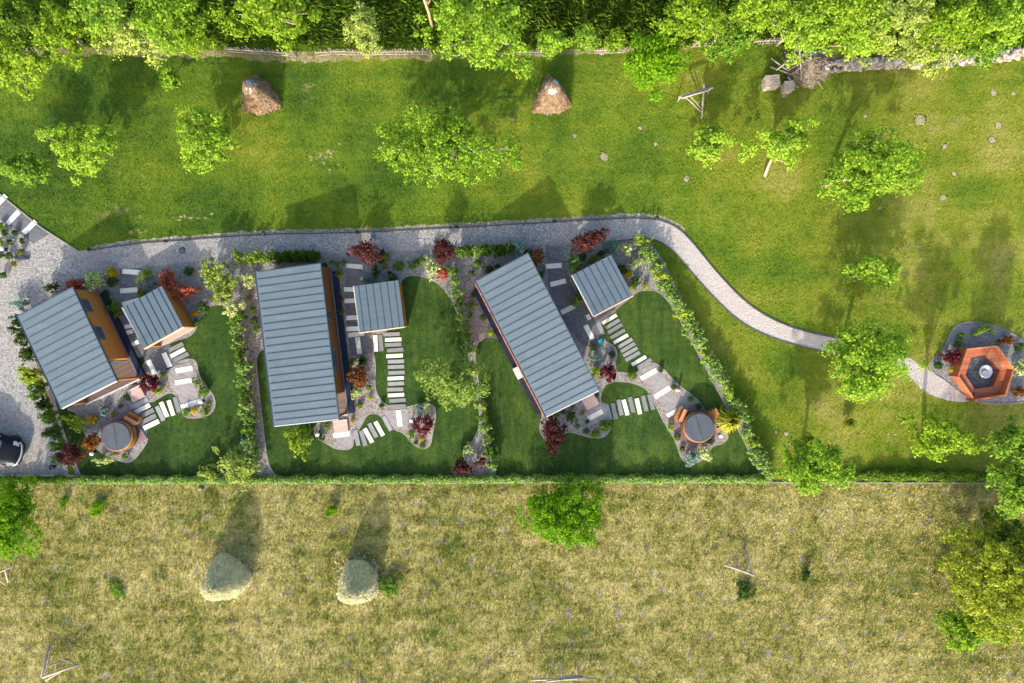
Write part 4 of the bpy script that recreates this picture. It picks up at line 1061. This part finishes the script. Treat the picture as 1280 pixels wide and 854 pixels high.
# left garden, top bed
s(65,359,11,.7,'loose','dark','dark green spreading shrub above the car-park cabin roof', ry=6.5, rot=.1)
s(94,357,14,1.1,'loose','red','red-leaved shrub at the top corner of the car-park cabin', ry=10, rot=.3)
s(119,349,15,1.5,'loose','cream','tall pale cream spiky shrub beside the red one at the left cabin')
s(140,341,7.5,.6,'ball','yellow','yellow ball shrub left of the slate walk top')
s(140,353,7,.5,'ball','dark','dark green ball right under the yellow ball shrub')
s(133,366,4.5,.4,'ball','dark','tiny dark ball, upper of two by the left cabin wall')
s(135,376,4,.35,'ball','dark','tiny dark ball, lower of two by the left cabin wall')
s(143,383,8.5,.7,'loose','green','bright green shrub between left cabin and slate walk')
s(147,393,5.5,.5,'loose','f_olive','olive shrub just below the bright green one by the slate walk')
s(149,408,3.5,.3,'loose','f_olive','small olive tuft, upper of two along the left cabin plinth')
s(153,416,3.5,.3,'spiky','f_olive','small olive tuft, lower of two along the left cabin plinth')
s(175,348,7,.6,'loose','cream','small cream spiky shrub right of the top white slab')
s(183,343,7,.6,'loose','lime','yellow-green shrub right of the top white slab')
s(188,354,9,.5,'loose','blue','blue-grey low shrub right of the slate walk', ry=6, rot=.2)
s(178,367,6.5,.5,'ball','f_olive','olive ball at the top left of the tilted shed')
s(209,351,13.5,1.4,'loose','red','bright red shrub, left one of the pair above the tilted shed')
s(230,364,14,1.3,'loose','red','bright red shrub, right one of the pair above the tilted shed', ry=12)
s(236,339,6.5,.5,'ball','dark','dark ball shrub on gravel above the red pair')
s(268,341,23,2.0,'big','f_pale','pale yellow-green feathery bush, upper left of the clump by the path', 'bush','bush', ry=17)
s(284,360,21,1.9,'big','f_pale','pale feathery bush in the middle of the clump by the path', 'bush','bush', ry=17)
s(293,386,13,1.5,'big','cream','cream feathery bush at the lower tip of the clump', 'bush','bush', ry=14)
s(254,384,9,.8,'ball','dark','dark green ball at the left of the lawn tip')
s(269,374,6,.5,'loose','f_olive','olive tuft above the left lawn tip')
s(279,376,4,.35,'ball','dark','tiny dark ball above the left lawn tip')
s(244,392,4.5,.4,'ball','yellow','small yellow flower clump right of the tilted shed','flower_clump','flowers')
s(246,403,4.5,.4,'ball','dark','small dark ball under the yellow flowers by the tilted shed')
s(27,381,14,.8,'loose','blue','blue-green spreading conifer at the upper left of the left cabin', ry=8, rot=.15)
for i,(x,y,r,mt,sh) in enumerate(((25,402,11,'dark','loose'),(31,420,12,'dark','loose'),(36,442,12,'dark','loose'),(41,469,17,'lime','loose'),(48,488,11,'green','loose'),(55,505,10,'dark','loose'),(62,522,11,'green','loose'),(68,540,10,'dark','loose'),(73,556,9,'green','loose'),(78,573,9,'green','loose'))):
    s(x,y,r,1.5 if mt!='lime' else 1.8,sh,mt,f'{dict(dark="dark green",lime="bright lime",green="mid green")[mt]} shrub, {ORD[i]} from the top in the hedge beside the car park',group='hedge beside the car park')
for i,(x,y,r,mt,sh) in enumerate(((1,284,7,'green','loose'),(6,291,4.6,'dark','ball'),(18.5,291,4.2,'dark','ball'),(13,303,4.4,'dark','ball'),(28,301,4.4,'dark','ball'),(1,302,5,'lime','loose'),(26,315,4.6,'f_olive','ball'),(11.5,320,5.6,'dark','ball'),(1,319,4.6,'dark','ball'),(18,330,4.2,'f_olive','ball'),(4,344,5,'dark','ball'),(-10,330,5,'dark','ball'))):
    s(x,y,r,.45,sh,mt,f'small {dict(green="green",dark="dark green",lime="lime",f_olive="olive")[mt]} shrub, {ORD[i]} from the top in the gravel beside the entrance path',group='round shrubs by the entrance path')
# left garden, lower beds
s(187,480,13,1.2,'ball','crimson','dark crimson bush at the lower right corner of the left cabin','bush','bush', ry=13)
s(199,489,7,.5,'loose','lime','lime tuft at the foot of the dark crimson bush')
s(205,468,5,.4,'loose','green','small green tuft right of the dark crimson bush')
s(158,498,5,.4,'ball','dark','small dark ball left of the left pink step')
s(130,514,7,.5,'loose','blue','blue-grey spiky tuft above the left hot tub')
s(141,518,3.5,.3,'ball','yellow','tiny yellow flowers above the left hot tub','flower_clump','flowers')
s(150,508,3,.25,'ball','rust','tiny rust tuft between left cabin and hot tub')
s(95,529,16,1.0,'loose','lime','lime spreading shrub on the lawn under the left cabin', ry=11)
s(115,525,6,.5,'loose','yellow','yellow-green shrub at the upper left of the left tub', ry=8)
s(116,553,14,1.3,'loose','rust','rust-coloured shrub touching the left side of the left tub', ry=11)
s(131,575,15,.8,'loose','cream','cream shrub at the lower edge of the left tub', ry=7, rot=.05)
s(247,478,6.5,.5,'loose','green','green shrub, upper of two on the left terrace edge')
s(254,489,8,.5,'loose','green','green shrub, lower of two on the left terrace edge')
s(243,513,5,.4,'ball','yellow','bright yellow flowers at the lower end of the left terrace','flower_clump','flowers')
s(233,515,6.5,.4,'loose','green','green tuft left of the bright yellow flowers')
s(257,514,7,.4,'loose','green','green tuft right of the bright yellow flowers')
s(260,505,4,.35,'spiky','gold','tiny golden tuft by the left terrace globe lamp')
s(156,570,5,.35,'loose','green','small green tuft at the lower right of the left tub')
# hedge between left and middle gardens
for i in range(12):
    y = 396+i*16; x = 296+ (y-396)*.115
    s(x+R_.uniform(-2,2),y,10.5+R_.uniform(-1,1.5),1.1,'loose','hedge' if i%3 else 'green',f'light green plant, {ORD[i]} from the top in the hedge left of the middle cabin',group='hedge left of the middle cabin')
for i,(x,mt) in enumerate(((299,'lime'),(312,'lime'),(324,'lime'),(336,'green'),(347,'green'),(358,'green'),(369,'green'),(380,'green'),(391,'green'))):
    s(x,323-i*.5,8.5,1.2,'column' if i>3 else 'loose',mt,f'{"lime" if mt=="lime" else "mid green"} shrub, {ORD[i]} from the left in the hedge above the middle cabin',group='hedge above the middle cabin')
s(312,349,11,1.2,'loose','cream','cream shrub at the upper left corner of the middle cabin', ry=12)
for i,(x,y,r) in enumerate(((315,388,4.5),(318,400,5),(320,412,5.5),(311,372,4))):
    s(x,y,r,.4,'ball' if i<3 else 'loose','green' if i!=1 else 'dark',f'small green ball, {["upper","middle","lower","topmost"][i]} one in the bark strip left of the middle cabin')
s(307,553,9,.7,'loose','blue','blue-green shrub low in the hedge left of the middle cabin', ry=7)
s(298,583,34,1.5,'big','f_pale','wide pale tangled bush on the lower boundary left of the middle cabin','bush','bush', ry=21)
s(262,592,14,1.0,'loose','f_pale','smaller pale bush at the left end of the tangled one','bush','bush', ry=10)
# middle garden, top bed
s(475,324,7.5,.7,'loose','dark','dark green shrub, left of two under the purple tree')
s(483,322,6.5,.7,'ball','green','green ball, right of two under the purple tree')
s(478,316,5,.6,'loose','purple','small purple shrub right of the slate-walk purple tree')
s(498,332,7.5,.6,'ball','green','round green ball alone in the middle garden top bed')
s(406,332,4.5,.4,'ball','dark','dark ball at the top right corner of the middle cabin')
for i,x in enumerate((415,422,430)):
    s(x,328+i%2*2,4,.4,'ball','green',f'small green ball, {ORD[i]} of three left of the slate walk top')
s(424,342,7,.6,'spiky','f_olive','olive spiky grass between middle cabin and slate walk','ornamental_grass','grass')
s(426,365,3.5,.3,'ball','f_olive','tiny brown-green tuft, upper one beside the middle cabin plinth')
s(426,375,4,.3,'ball','rust','tiny rusty tuft beside the middle cabin plinth')
s(427,390,4.5,.4,'ball','green','small green ball lowest beside the middle cabin plinth')
s(462,350,11.5,.6,'loose','blue','blue-green spreading conifer above the upright shed', ry=6.5, rot=.05)
s(470,341,6,.5,'loose','dark','dark low shrub behind the blue-green conifer by the upright shed')
s(469,334,3.5,.3,'ball','green','tiny green ball, left of two above the upright shed')
s(481,333,4,.3,'ball','f_olive','tiny olive ball, right of two above the upright shed')
s(491,348,6.5,.5,'ball','dark','dark ball at the top right of the upright shed')
s(487,341,2.8,.25,'ball','purple','tiny purple tuft at the top right of the upright shed')
for i,(x,y) in enumerate(((515,333),(522,328),(529,326))):
    s(x,y,6,.6,'loose','green' if i!=1 else 'dark',f'green shrub, {ORD[i]} from the left above the middle lawn tip')
s(541,335,11,1.2,'loose','cream','cream shrub at the top of the middle lawn', ry=13)
s(553,343,9,.9,'ball','red','orange-red ball shrub beside the cream one above the middle lawn')
# middle garden, lower beds
s(446,470,15,1.3,'ball','rust','rust-coloured bush beside the right wall of the middle cabin','bush','bush', ry=14)
s(453,451,8,.6,'spiky','dark','dark spiky tuft above the rust bush at the middle cabin')
s(440,452,5,.4,'loose','f_olive','small olive tuft upper left of the rust bush')
s(446,491,9.5,.7,'loose','cream','pale green spiky plant below the rust bush', ry=8)
s(461,484,5,.5,'loose','green','small green tuft lower right of the rust bush')
s(450,507,5,.35,'ball','green','small green ball below the pale spiky plant')
s(463,497,3.5,.3,'ball','lime','tiny lime ball right of the pale spiky plant')
s(440,526,3.5,.3,'loose','yellow','tiny yellow tuft right of the middle pink step')
s(477,507,4.5,.35,'loose','dark','small dusky tuft left of the last straight lawn step')
s(524,511,7,.6,'loose','blue','blue-green shrub, left of two above the crimson ball bush')
s(533,508,8,.6,'loose','cream','pale cream plant, right of two above the crimson ball bush')
s(529,531,13.5,1.1,'ball','crimson','round crimson ball bush on the middle terrace','bush','bush')
s(514,543,6.5,.5,'loose','green','green tuft at the lower left of the crimson ball bush')
s(527,548,4.5,.4,'ball','yellow','yellow-orange flowers under the crimson ball bush','flower_clump','flowers')
s(528,558,4.5,.3,'ball','green','small green ball at the tip of the middle terrace bed')
s(520,553,3.5,.3,'ball','dark','tiny dark ball near the tip of the middle terrace bed')
s(373,551,25,1.6,'big','lime','lime feathery bush on the lawn below the middle cabin','bush','bush', ry=16)
s(400,546,8,.4,'loose','dark','dark low plant round the globe lamp below the middle cabin', ry=5.5)
s(409,531,6,.5,'loose','green','green tuft left of the middle pink step')
s(383,533,9,.7,'loose','green','green tuft under the lower edge of the middle cabin roof', ry=5)
s(585,562,8,.8,'loose','cream','cream shrub above the purple shrub at the middle lawn corner')
s(578,584,14,1.0,'loose','purple','purple shrub at the lower right corner of the middle lawn', ry=12)
s(601,577,10,.9,'loose','purple','smaller purple shrub right of the one at the lawn corner', ry=6)
# hedge between middle and right gardens
for i,(x,y) in enumerate(((565,338),(568,352),(571,366),(574,380),(577,394),(580,408),(583,422),(586,436),(599,505),(604,520),(607,535),(610,550),(612,565),(614,580))):
    s(x+R_.uniform(-1.5,1.5),y,8.2+R_.uniform(-.5,1.5),1.0,'loose','hedge' if i%3 else 'green',f'slim green plant, {ORD[i]} from the top in the hedge left of the longest cabin',group='hedge left of the longest cabin')
for i,x in enumerate((576,586,596,606,616,626,636)):
    s(x,314-i*.4,8.5,1.1,'column' if i%2 else 'loose','green' if i!=2 else 'hedge',f'mid green shrub, {ORD[i]} from the left in the hedge above the longest cabin',group='hedge above the longest cabin')
s(648,312,11.5,1.1,'loose','blue','blue spruce-like shrub at the right end of the top hedge')
s(659,316,7,.7,'loose','dark','dark shrub between the blue shrub and the rust one')
s(671,322,10,1.2,'ball','rust','rust-red upright shrub at the top corner of the longest cabin', ry=13)
s(675,344,5,.6,'loose','dark','dark shrub below the rust-red upright shrub', ry=10)
for i,(x,y,r,mt) in enumerate(((597,331,6.5,'green'),(611,337,6,'dark'),(590,341,4.5,'dark'),(604,357,5.5,'dark'),(592,369,4.5,'dark'),(587,394,4.5,'green'),(590,382,6,'green'),(604,397,4.5,'green'),(613,415,5.5,'lime'),(622,333,4,'dark'))):
    s(x,y,r,.45,'ball' if i%2 else 'loose',mt,f'small {dict(green="green",dark="dark",lime="lime")[mt]} shrub, {ORD[i]} listed downward in the bark bed left of the longest cabin'.replace(' listed downward',''),group='small shrubs in the bark bed')
s(718,332,12,1.1,'loose','hedge','pale green feathery shrub left of the right-hand shed top')
s(728,321,6,.5,'ball','dark','dark ball under the spreading purple tree')
s(741,324,7.5,.5,'loose','f_olive','olive shrub with yellow under the spreading purple tree', ry=5)
s(752,317,8,.6,'loose','dark','dark low shrub right of the olive one under the purple tree', ry=5)
s(765,308,9.5,1.1,'cone','blue','blue-grey young conifer right of the purple tree')
s(783,312,10,1.1,'loose','cream','cream spiky plant, left of two near the path bend', ry=11)
s(794,329,9,.8,'loose','cream','cream spiky plant, right of two near the path bend')
s(777,337,7,.5,'ball','dark','dark ball right of the right-hand shed top')
s(785,343,5.5,.45,'ball','yellow','yellow ball right of the right-hand shed')
s(795,353,10,.6,'loose','dark','dark spreading shrub right of the right-hand shed', ry=6)
s(790,360,5.5,.35,'loose','gold','golden flowers at the lower right of the right-hand shed','flower_clump','flowers')
s(807,358,5,.4,'loose','gold','small golden tuft beside the hedge at the right lawn top')
s(721,377,9,.9,'loose','hedge','pale green shrub left of the right-hand shed by the slate walk')
s(724,360,5,.4,'loose','dark','small dark tuft left of the right-hand shed wall')
s(741,434,5,.4,'ball','dark','small dark ball right of the longest cabin, upper')
s(743,447,7.5,.6,'loose','blue','blue-green spiky plant right of the longest cabin')
s(765,443,5,.45,'ball','dark','small dark ball inside the curved bed right of the longest cabin')
s(760,467,12,1.1,'ball','crimson','crimson ball bush right of the longest cabin','bush','bush', ry=13)
s(745,463,8,.6,'loose','lime','lime tuft left of the crimson ball right of the longest cabin')
s(790,470,6.5,.5,'ball','green','green ball on the narrow bed right of the crimson ball')
for i,(x,y) in enumerate(((800,300),(806,311),(812,322),(819,333),(826,344),(833,356),(840,368),(847,380),(854,392),(861,404),(868,416),(875,428),(882,440),(889,452),(896,464),(903,476),(910,488),(918,503),(926,518),(935,540),(941,553),(947,566),(953,579),(959,590))):
    s(x+R_.uniform(-1.5,1.5),y,10.5+R_.uniform(-1.5,2),1.15,'loose','hedge' if i%4 else 'lime',f'light green plant, {ORD[i]} from the top in the hedge right of the right garden',group='hedge right of the right garden')
# right garden, lower beds
s(694,516,9,.9,'loose','f_olive','olive shrub just under the lower corner of the longest cabin')
s(714,521,9,.7,'loose','dark','dark green shrub under the lower edge of the longest cabin', ry=8)
s(704,514,5,.5,'loose','dark','small dark tuft at the lower edge of the longest cabin')
s(733,539,4.5,.35,'ball','dark','small dark ball, left of three at the lower bed tip')
s(745,543,7,.5,'ball','green','round green ball, middle of three at the lower bed tip')
s(757,533,8.5,.5,'ball','green','round green ball, right of three at the lower bed tip')
for i,(x,y) in enumerate(((728,517),(734,527),(722,533),(746,494),(716,508))):
    s(x,y,3.5,.3,'ball',['f_olive','dark','green','dark','f_olive'][i],f'tiny green tuft, {["beside the lower right cabin wall, upper","left of the lower white slab","near the purple drooping tree","at the pink step corner","under the roof edge of the longest cabin"][i]}')
s(838,534,5.5,.45,'loose','lime','lime tuft at the left corner of the right tub deck')
s(846,547,5,.4,'ball','green','green ball at the left edge of the right tub deck')
s(853,561,4,.35,'ball','dark','dark ball at the lower edge of the right tub deck')
s(865,573,11,.9,'loose','blue','blue-green plant below the right tub')
s(880,566,11,1.0,'loose','cream','cream shrub touching the lower edge of the right tub', ry=9)
s(914,525,22,1.5,'fountain','gold','big golden fountain grass beside the right tub','ornamental_grass','grass', ry=17)
for i,(x,y) in enumerate(((826,462),(842,484),(864,499),(873,508))):
    s(x,y,4.2,.35,'ball','dark' if i!=2 else 'green',f'small dark tuft, {ORD[i]} down the right edge of the right terrace')
s(888,552,5,.4,'loose','dark','dark tuft at the lower right of the right tub')
# fire pit
s(1190,446,13,1.1,'loose','crimson','dark crimson bush at the left of the hexagonal bench','bush','bush', ry=11)
s(1198,430,6,.6,'ball','dark','dark ball shrub, lower of two above the crimson bush at the fire pit')
s(1201,420,5,.5,'ball','green','green ball shrub, upper of two above the crimson bush at the fire pit')
s(1173,457,6,.5,'ball','dark','dark ball left of the crimson bush at the fire pit')
s(1190,462,6,.4,'loose','yellow','yellow flowers below the crimson bush at the fire pit','flower_clump','flowers')
s(1202,440,5,.4,'loose','cream','small cream plant between crimson bush and bench')
s(1228,412,13,.6,'loose','lime','lime spreading shrub at the top of the fire pit bed', ry=5.5, rot=.2)
s(1241,416,4.5,.4,'ball','cream','small cream ball right of the lime fire pit shrub')
s(1257,426,13,.7,'loose','rust','rust shrub at the upper right of the hexagonal bench', ry=7)
s(1276,462,11,.9,'loose','cream','pale grey-green shrub at the right of the hexagonal bench', ry=13)
s(1274,434,9,.6,'loose','dark','dark green shrub between the rust and pale shrubs', ry=5)
s(1273,490,12,.7,'loose','rust','rust shrub at the lower right of the hexagonal bench', ry=7)
# boundary hedge, one plant row grown into one
def long_hedge(pts, w, h, mat, label, n, seed, leaf=.13):
    rng = np.random.default_rng(seed)
    pl = np.array(GX(pts)); t = np.sort(rng.random(n)); seg = np.linalg.norm(np.diff(pl, axis=0), axis=1); cs = np.concatenate([[0], np.cumsum(seg)])
    sx = np.interp(t*cs[-1], cs, pl[:,0]); sy = np.interp(t*cs[-1], cs, pl[:,1])
    hv = h*(.72 + .28*np.sin(sx*1.9+seed)*np.sin(sx*.83+1) + .12*np.sin(sx*5.1))
    a = rng.uniform(0, math.pi, n); r = rng.random(n)**.4
    P = np.stack([sx+rng.normal(size=n)*.08, sy+np.cos(a)*r*w*.5*(1+.3*np.sin(sx*4+1)), .05+np.sin(a)*r*hv], 1)
    N = norm(np.stack([np.zeros(n), np.cos(a)*.7, np.sin(a)+.3], 1)+rng.normal(size=(n,3))*.5)
    l = leaf*rng.uniform(.6, 1.4, n)
    V, F = leaf_quads(P, N, l, l*.6, rng)
    b = G(*pts[0])
    V = V - np.array([b.x, b.y, 0])
    root = empty('hedge', (b.x, b.y, 0), 0, label, 'hedge')
    link('foliage', fast_mesh('foliage', V, F, MAT[mat]), root)
    m = MB()
    for q in np.arange(.3, cs[-1], .55):
        x = np.interp(q, cs, pl[:,0])-b.x; y = np.interp(q, cs, pl[:,1])-b.y
        m.tube([(x,y,0),(x+.03,y,h*.5)], [.02,.01], 5)
    m.build('stems', MAT['bark'], root)
long_hedge([(86,599.5),(330,599),(640,598),(962,598)], .55, .75, 'hedge', 'long low light green hedge under the three gardens', 26000, 3)
long_hedge([(-30,599.5),(86,599.5)], .5, .7, 'green', 'low green hedge along the lower side of the car park', 4000, 4)
long_hedge([(1050,594),(1160,594),(1258,595)], .75, .8, 'f_deep', 'dark green ragged hedge at the right end of the boundary', 10000, 5)

# ------------------------------------------------------------ trees
T = make_tree
T(456,315,21,15,1.9,'purple','purple-leaved small tree at the top of the middle slate walk','maple','tree',leaf=.13,clump=.24,per=30,dens=2.2,irr=.7,zmin=-.2)
T(554,313,14,18,2.0,'purple','upright purple tree at the top corner of the middle garden','maple','tree',leaf=.13,clump=.24,per=30,dens=2.2,irr=.35)
T(736,300,27,13,2.0,'purple','wide spreading purple tree above the right-hand shed','maple','tree',leaf=.13,clump=.24,per=30,dens=2.4,irr=.4,rot=.55)
T(692,544,17,25,1.8,'purple','drooping purple tree at the lower corner of the longest cabin','maple','tree',leaf=.12,clump=.24,per=30,dens=2.2,irr=.4,base=(690,530))
T(89,568,18,15,1.8,'purple','dark purple tree at the lower corner of the car-park hedge','maple','tree',leaf=.12,clump=.24,per=30,dens=2.2,irr=.4)
T(567,480,44,40,4.2,'f_soft','loose pale fruit tree over the hedge beside the middle lawn','fruit_tree','tree',leaf=.17,dens=1.0,irr=.4,shell=.3,clump=.34,per=40,bark='palebark')
# meadow trees
T(100,183,40,38,4.4,'f_bright','loose light green tree, second from the left on the upper meadow','fruit_tree','tree',irr=.45,clump=.36,dens=1.0,bark='palebark')
T(27,210,33,24,3.6,'f_green','darker green tree at the left edge of the upper meadow','fruit_tree','tree',base=(50,220),irr=.4,clump=.36)
T(254,170,42,40,4.2,'f_bright','loose light green tree below the left straw cone','fruit_tree','tree',irr=.4,clump=.36,dens=.85,shell=.35,bark='palebark')
T(212,97,12,13,1.8,'f_bright','tiny young tree near the upper left tree line','young_tree','tree',clump=.26,dens=1.2)
T(556,183,93,47,5.2,'f_bright','widest tree of the meadow, alone above the path','fruit_tree','tree',irr=.4,clump=.36,dens=.8,base=(572,205))
T(823,77,40,42,5.2,'f_vivid','round bright tree left of the pole rack','tree','tree',irr=.2,clump=.42,dens=1.2)
T(889,178,27,28,3.0,'f_bright','small tree directly below the grey pole rack','fruit_tree','tree',irr=.4,clump=.32,dens=1.0)
T(976,177,43,30,3.8,'f_bright','two-lobed tree with a bare leaning trunk at its foot','fruit_tree','tree',base=(956,220),irr=.6,clump=.34,dens=1.0,bark='palebark')
T(1098,209,60,50,6.8,'f_bright','large tree with a leaning trunk on the upper right meadow','tree','tree',base=(1030,233),irr=.4,clump=.42,dens=1.1,bark='tanwood',trunk_r=.14)
T(1098,340,33,26,4.4,'f_bright','small tree in the middle of the right meadow','fruit_tree','tree',base=(1059,348),irr=.45,clump=.32,bark='palebark')
T(1086,452,52,60,6.6,'f_bright','large tree covering the end of the gravel path','tree','tree',irr=.4,clump=.44,dens=1.05,base=(1052,450))
T(1178,548,44,33,6.4,'f_yellowgreen','spreading tree below the fire pit','fruit_tree','tree',irr=.45,clump=.34,dens=1.0,base=(1155,540))
T(1018,582,44,40,5.0,'f_bright','tree with bare grey twigs in its top over the lower boundary','fruit_tree','tree',irr=.35,clump=.36,dens=1.0,base=(1000,572))
T(1062,531,8,7,.9,'f_olive','tiny olive sapling under the large path-end tree','young_tree','tree',clump=.18,leaf=.12)
T(1268,553,28,28,7.2,'f_green','tree at the right edge below the fire pit','tree','tree',irr=.3,clump=.38,dens=1.1)
T(1275,610,28,42,7.5,'f_green','darker tree at the right edge beside the boundary hedge','tree','tree',irr=.3,clump=.4,dens=1.1)
T(1250,725,66,76,6.2,'f_lemon','big yellow-green tree at the lower right edge','tree','tree',irr=.25,clump=.42,dens=1.0,shell=.3)
T(1212,788,40,28,3.4,'f_bright','small bright tree in front of the big lower right tree','fruit_tree','tree',irr=.4,clump=.34,base=(1200,772))
T(1262,680,34,40,4.2,'f_deep','deep green tree above the big lower right tree','tree','tree',irr=.4,clump=.4,dens=.9)
T(705,643,58,46,3.8,'f_vivid','vivid green round tree alone on the dry field','tree','tree',irr=.22,clump=.34,dens=1.5,per=40,leaf=.15)
T(6,650,37,52,5.0,'f_vivid','bright tree at the left edge of the dry field','tree','tree',irr=.3,clump=.4,dens=1.1)
# weeds on the dry field
shrub(80,629,11,.35,'loose','f_vivid','low bright weed patch, left of two under the car park','weed','weed',ry=5)
shrub(122,635,15,.45,'loose','f_vivid','low bright weed patch, right of two under the car park','weed','weed',ry=9)
shrub(415,638,9,.7,'loose','f_vivid','bright young shrub right of the left haystack shadow','weed','weed')
shrub(487,731,14,.5,'loose','green','dusky green weed at the foot of the right haystack','weed','weed',ry=18)
shrub(931,740,15,.45,'loose','dark','dark weed patch below the grey pole rack on dry grass','weed','weed',ry=13)
shrub(1007,719,7,.6,'loose','dark','small dark weed right of the dry field pole rack','weed','weed',ry=9)
shrub(145,735,18,.25,'loose','green','flat green weed patch left of the left haystack','weed','weed',ry=10)
o = MB().lathe([(.19,0),(.15,.1),(.14,.3),(.02,.31)],11,(0,0,0),.15,np.random.default_rng(3)).build('stump', MAT['bark'], None, tuple(G(252,610)), 0); tag(o,'brown stump beside the lower boundary near the tangled bush','stump')
# tree belt beyond the fence
BELT = [
 (16,78,48,34,6.0,'f_yellowgreen','yellow-green tree hanging over the fence at the far left'),
 (22,22,50,40,7.0,'f_deep','deep green tree in the upper left corner'),
 (80,38,46,34,6.5,'f_yellowgreen','yellow-green tree, second from the left in the top belt'),
 (128,12,44,30,7.5,'f_green','fresh green tree behind the second one in the top belt'),
 (165,46,42,32,5.5,'f_pale','pale tangled tree with bare boughs left of the dark gap'),
 (212,22,50,40,7.0,'f_bright','bright tree left of the dark gap in the top belt'),
 (238,52,26,20,4.0,'f_yellowgreen','low yellow-green tree beside the dark gap'),
 (330,12,58,40,7.5,'f_yellowgreen','broad yellow-green tree with pale trunk right of the dark gap'),
 (600,34,66,58,8.0,'f_bright','biggest bright tree in the middle of the top belt'),
 (692,52,22,18,3.2,'f_bright','shrubby tree at the fence right of the biggest bright tree'),
 (735,46,18,17,2.8,'f_green','small shrubby tree at the fence, left of the round bright tree'),
 (770,50,13,13,2.2,'f_yellowgreen','smallest shrubby tree at the fence'),
 (866,20,48,36,7.5,'f_yellowgreen','yellow-green tree above the leaning trunk'),
 (915,38,44,30,6.5,'f_green','fresh green tree above the fence left of the brush heap'),
 (955,14,46,34,8.0,'f_yellowgreen','tall yellow-green tree above the brush heap, left'),
 (1012,30,46,38,7.0,'f_bright','bright tree over the brush heap'),
 (1060,10,46,34,8.0,'f_yellowgreen','tall yellow-green tree in the upper right belt'),
 (1080,52,42,32,6.0,'f_bright','bright tree over the left half of the stone wall'),
 (1128,24,46,38,7.0,'f_pale','pale feathery tree in the upper right belt'),
 (1158,64,40,28,5.0,'f_pale','pale drooping tree over the middle of the stone wall'),
 (1196,26,46,40,7.0,'f_yellowgreen','yellow-green tree third from the right edge in the belt'),
 (1228,56,38,28,5.0,'f_green','fresh green low tree over the right part of the stone wall'),
 (1262,22,46,38,7.5,'f_bright','bright tree in the upper right corner'),
]
for x,y,rx,ry,top,mt,lab in BELT:
    T(x,y,rx,ry,top,mt,lab,'tree','tree',group='tree belt beyond the fence',irr=.42,clump=.38,dens=.85,leaf=.17,per=50,bark='palebark')
T(452,36,24,32,3.6,'f_pale','slim pale feathery tree standing alone before the dark crop','young_tree','tree',irr=.3,clump=.3,dens=1.1,leaf=.14)
# bare trunks seen leaning at the fence
def bare(a, za, b, zb, r, label, mat='palebark'):
    o = G(*a, za); v = G(*b, zb)-o
    root = empty('bare_trunk', o, 0, label, 'trunk')
    m = MB().tube([(0,0,0), v*.5+Vector((.05,.03,0)), v], [r, r*.8, r*.6], 8); m.build('stem', MAT[mat], root)
    m = MB()
    for k in range(5):
        q = v*(.4+.12*k); m.tube([q, q+Vector((R_.normal()*.5, .5+R_.random()*.5, .5))], [r*.4, r*.12], 5)
    m.build('branches', MAT[mat], root)
bare((541,36),0,(528,-6),4.2,.12,'leaning bare brown trunk left of the biggest bright tree','tanwood')
bare((886,61),0,(900,38),2.5,.13,'leaning pale trunk at the fence right of the round bright tree')
bare((970,57),0,(992,38),2.2,.12,'leaning pale trunk at the fence left of the brush heap')

# ------------------------------------------------------------ light, camera
EL, AZ = math.radians(27), math.radians(15)
to_sun = Vector((-math.sin(AZ)*math.cos(EL), -math.cos(AZ)*math.cos(EL), math.sin(EL)))
sl = bpy.data.lights.new('sun', 'SUN'); sl.energy = 2.35; sl.angle = math.radians(1.0); sl.color = (1, .93, .80)
so = bpy.data.objects.new('sun', sl); COL.objects.link(so); so.location = (0, 0, 60)
so.rotation_euler = to_sun.to_track_quat('Z', 'Y').to_euler()
wd = bpy.data.worlds.new('World'); S.world = wd; wd.use_nodes = True
nt = wd.node_tree; sk = nt.nodes.new('ShaderNodeTexSky'); sk.sky_type = 'NISHITA'; sk.sun_disc = False
sk.sun_elevation = EL; sk.sun_rotation = math.pi + AZ; sk.dust_density = 3.0; sk.ozone_density = .6; sk.air_density = 1.0
bg = nt.nodes['Background']; nt.links.new(sk.outputs[0], bg.inputs[0]); bg.inputs[1].default_value = .15
S.view_settings.view_transform = 'Standard'; S.view_settings.look = 'None'
S.view_settings.exposure = 1.58; S.view_settings.gamma = 1; S.view_settings.use_curve_mapping = False
cd = bpy.data.cameras.new('camera'); cd.sensor_width = 36; cd.lens = 36*H/(1280/K); cd.clip_end = 2000; cd.clip_start = .1
co = bpy.data.objects.new('camera', cd); COL.objects.link(co); co.location = (0, 0, H); co.rotation_euler = (0, 0, 0)
S.camera = co
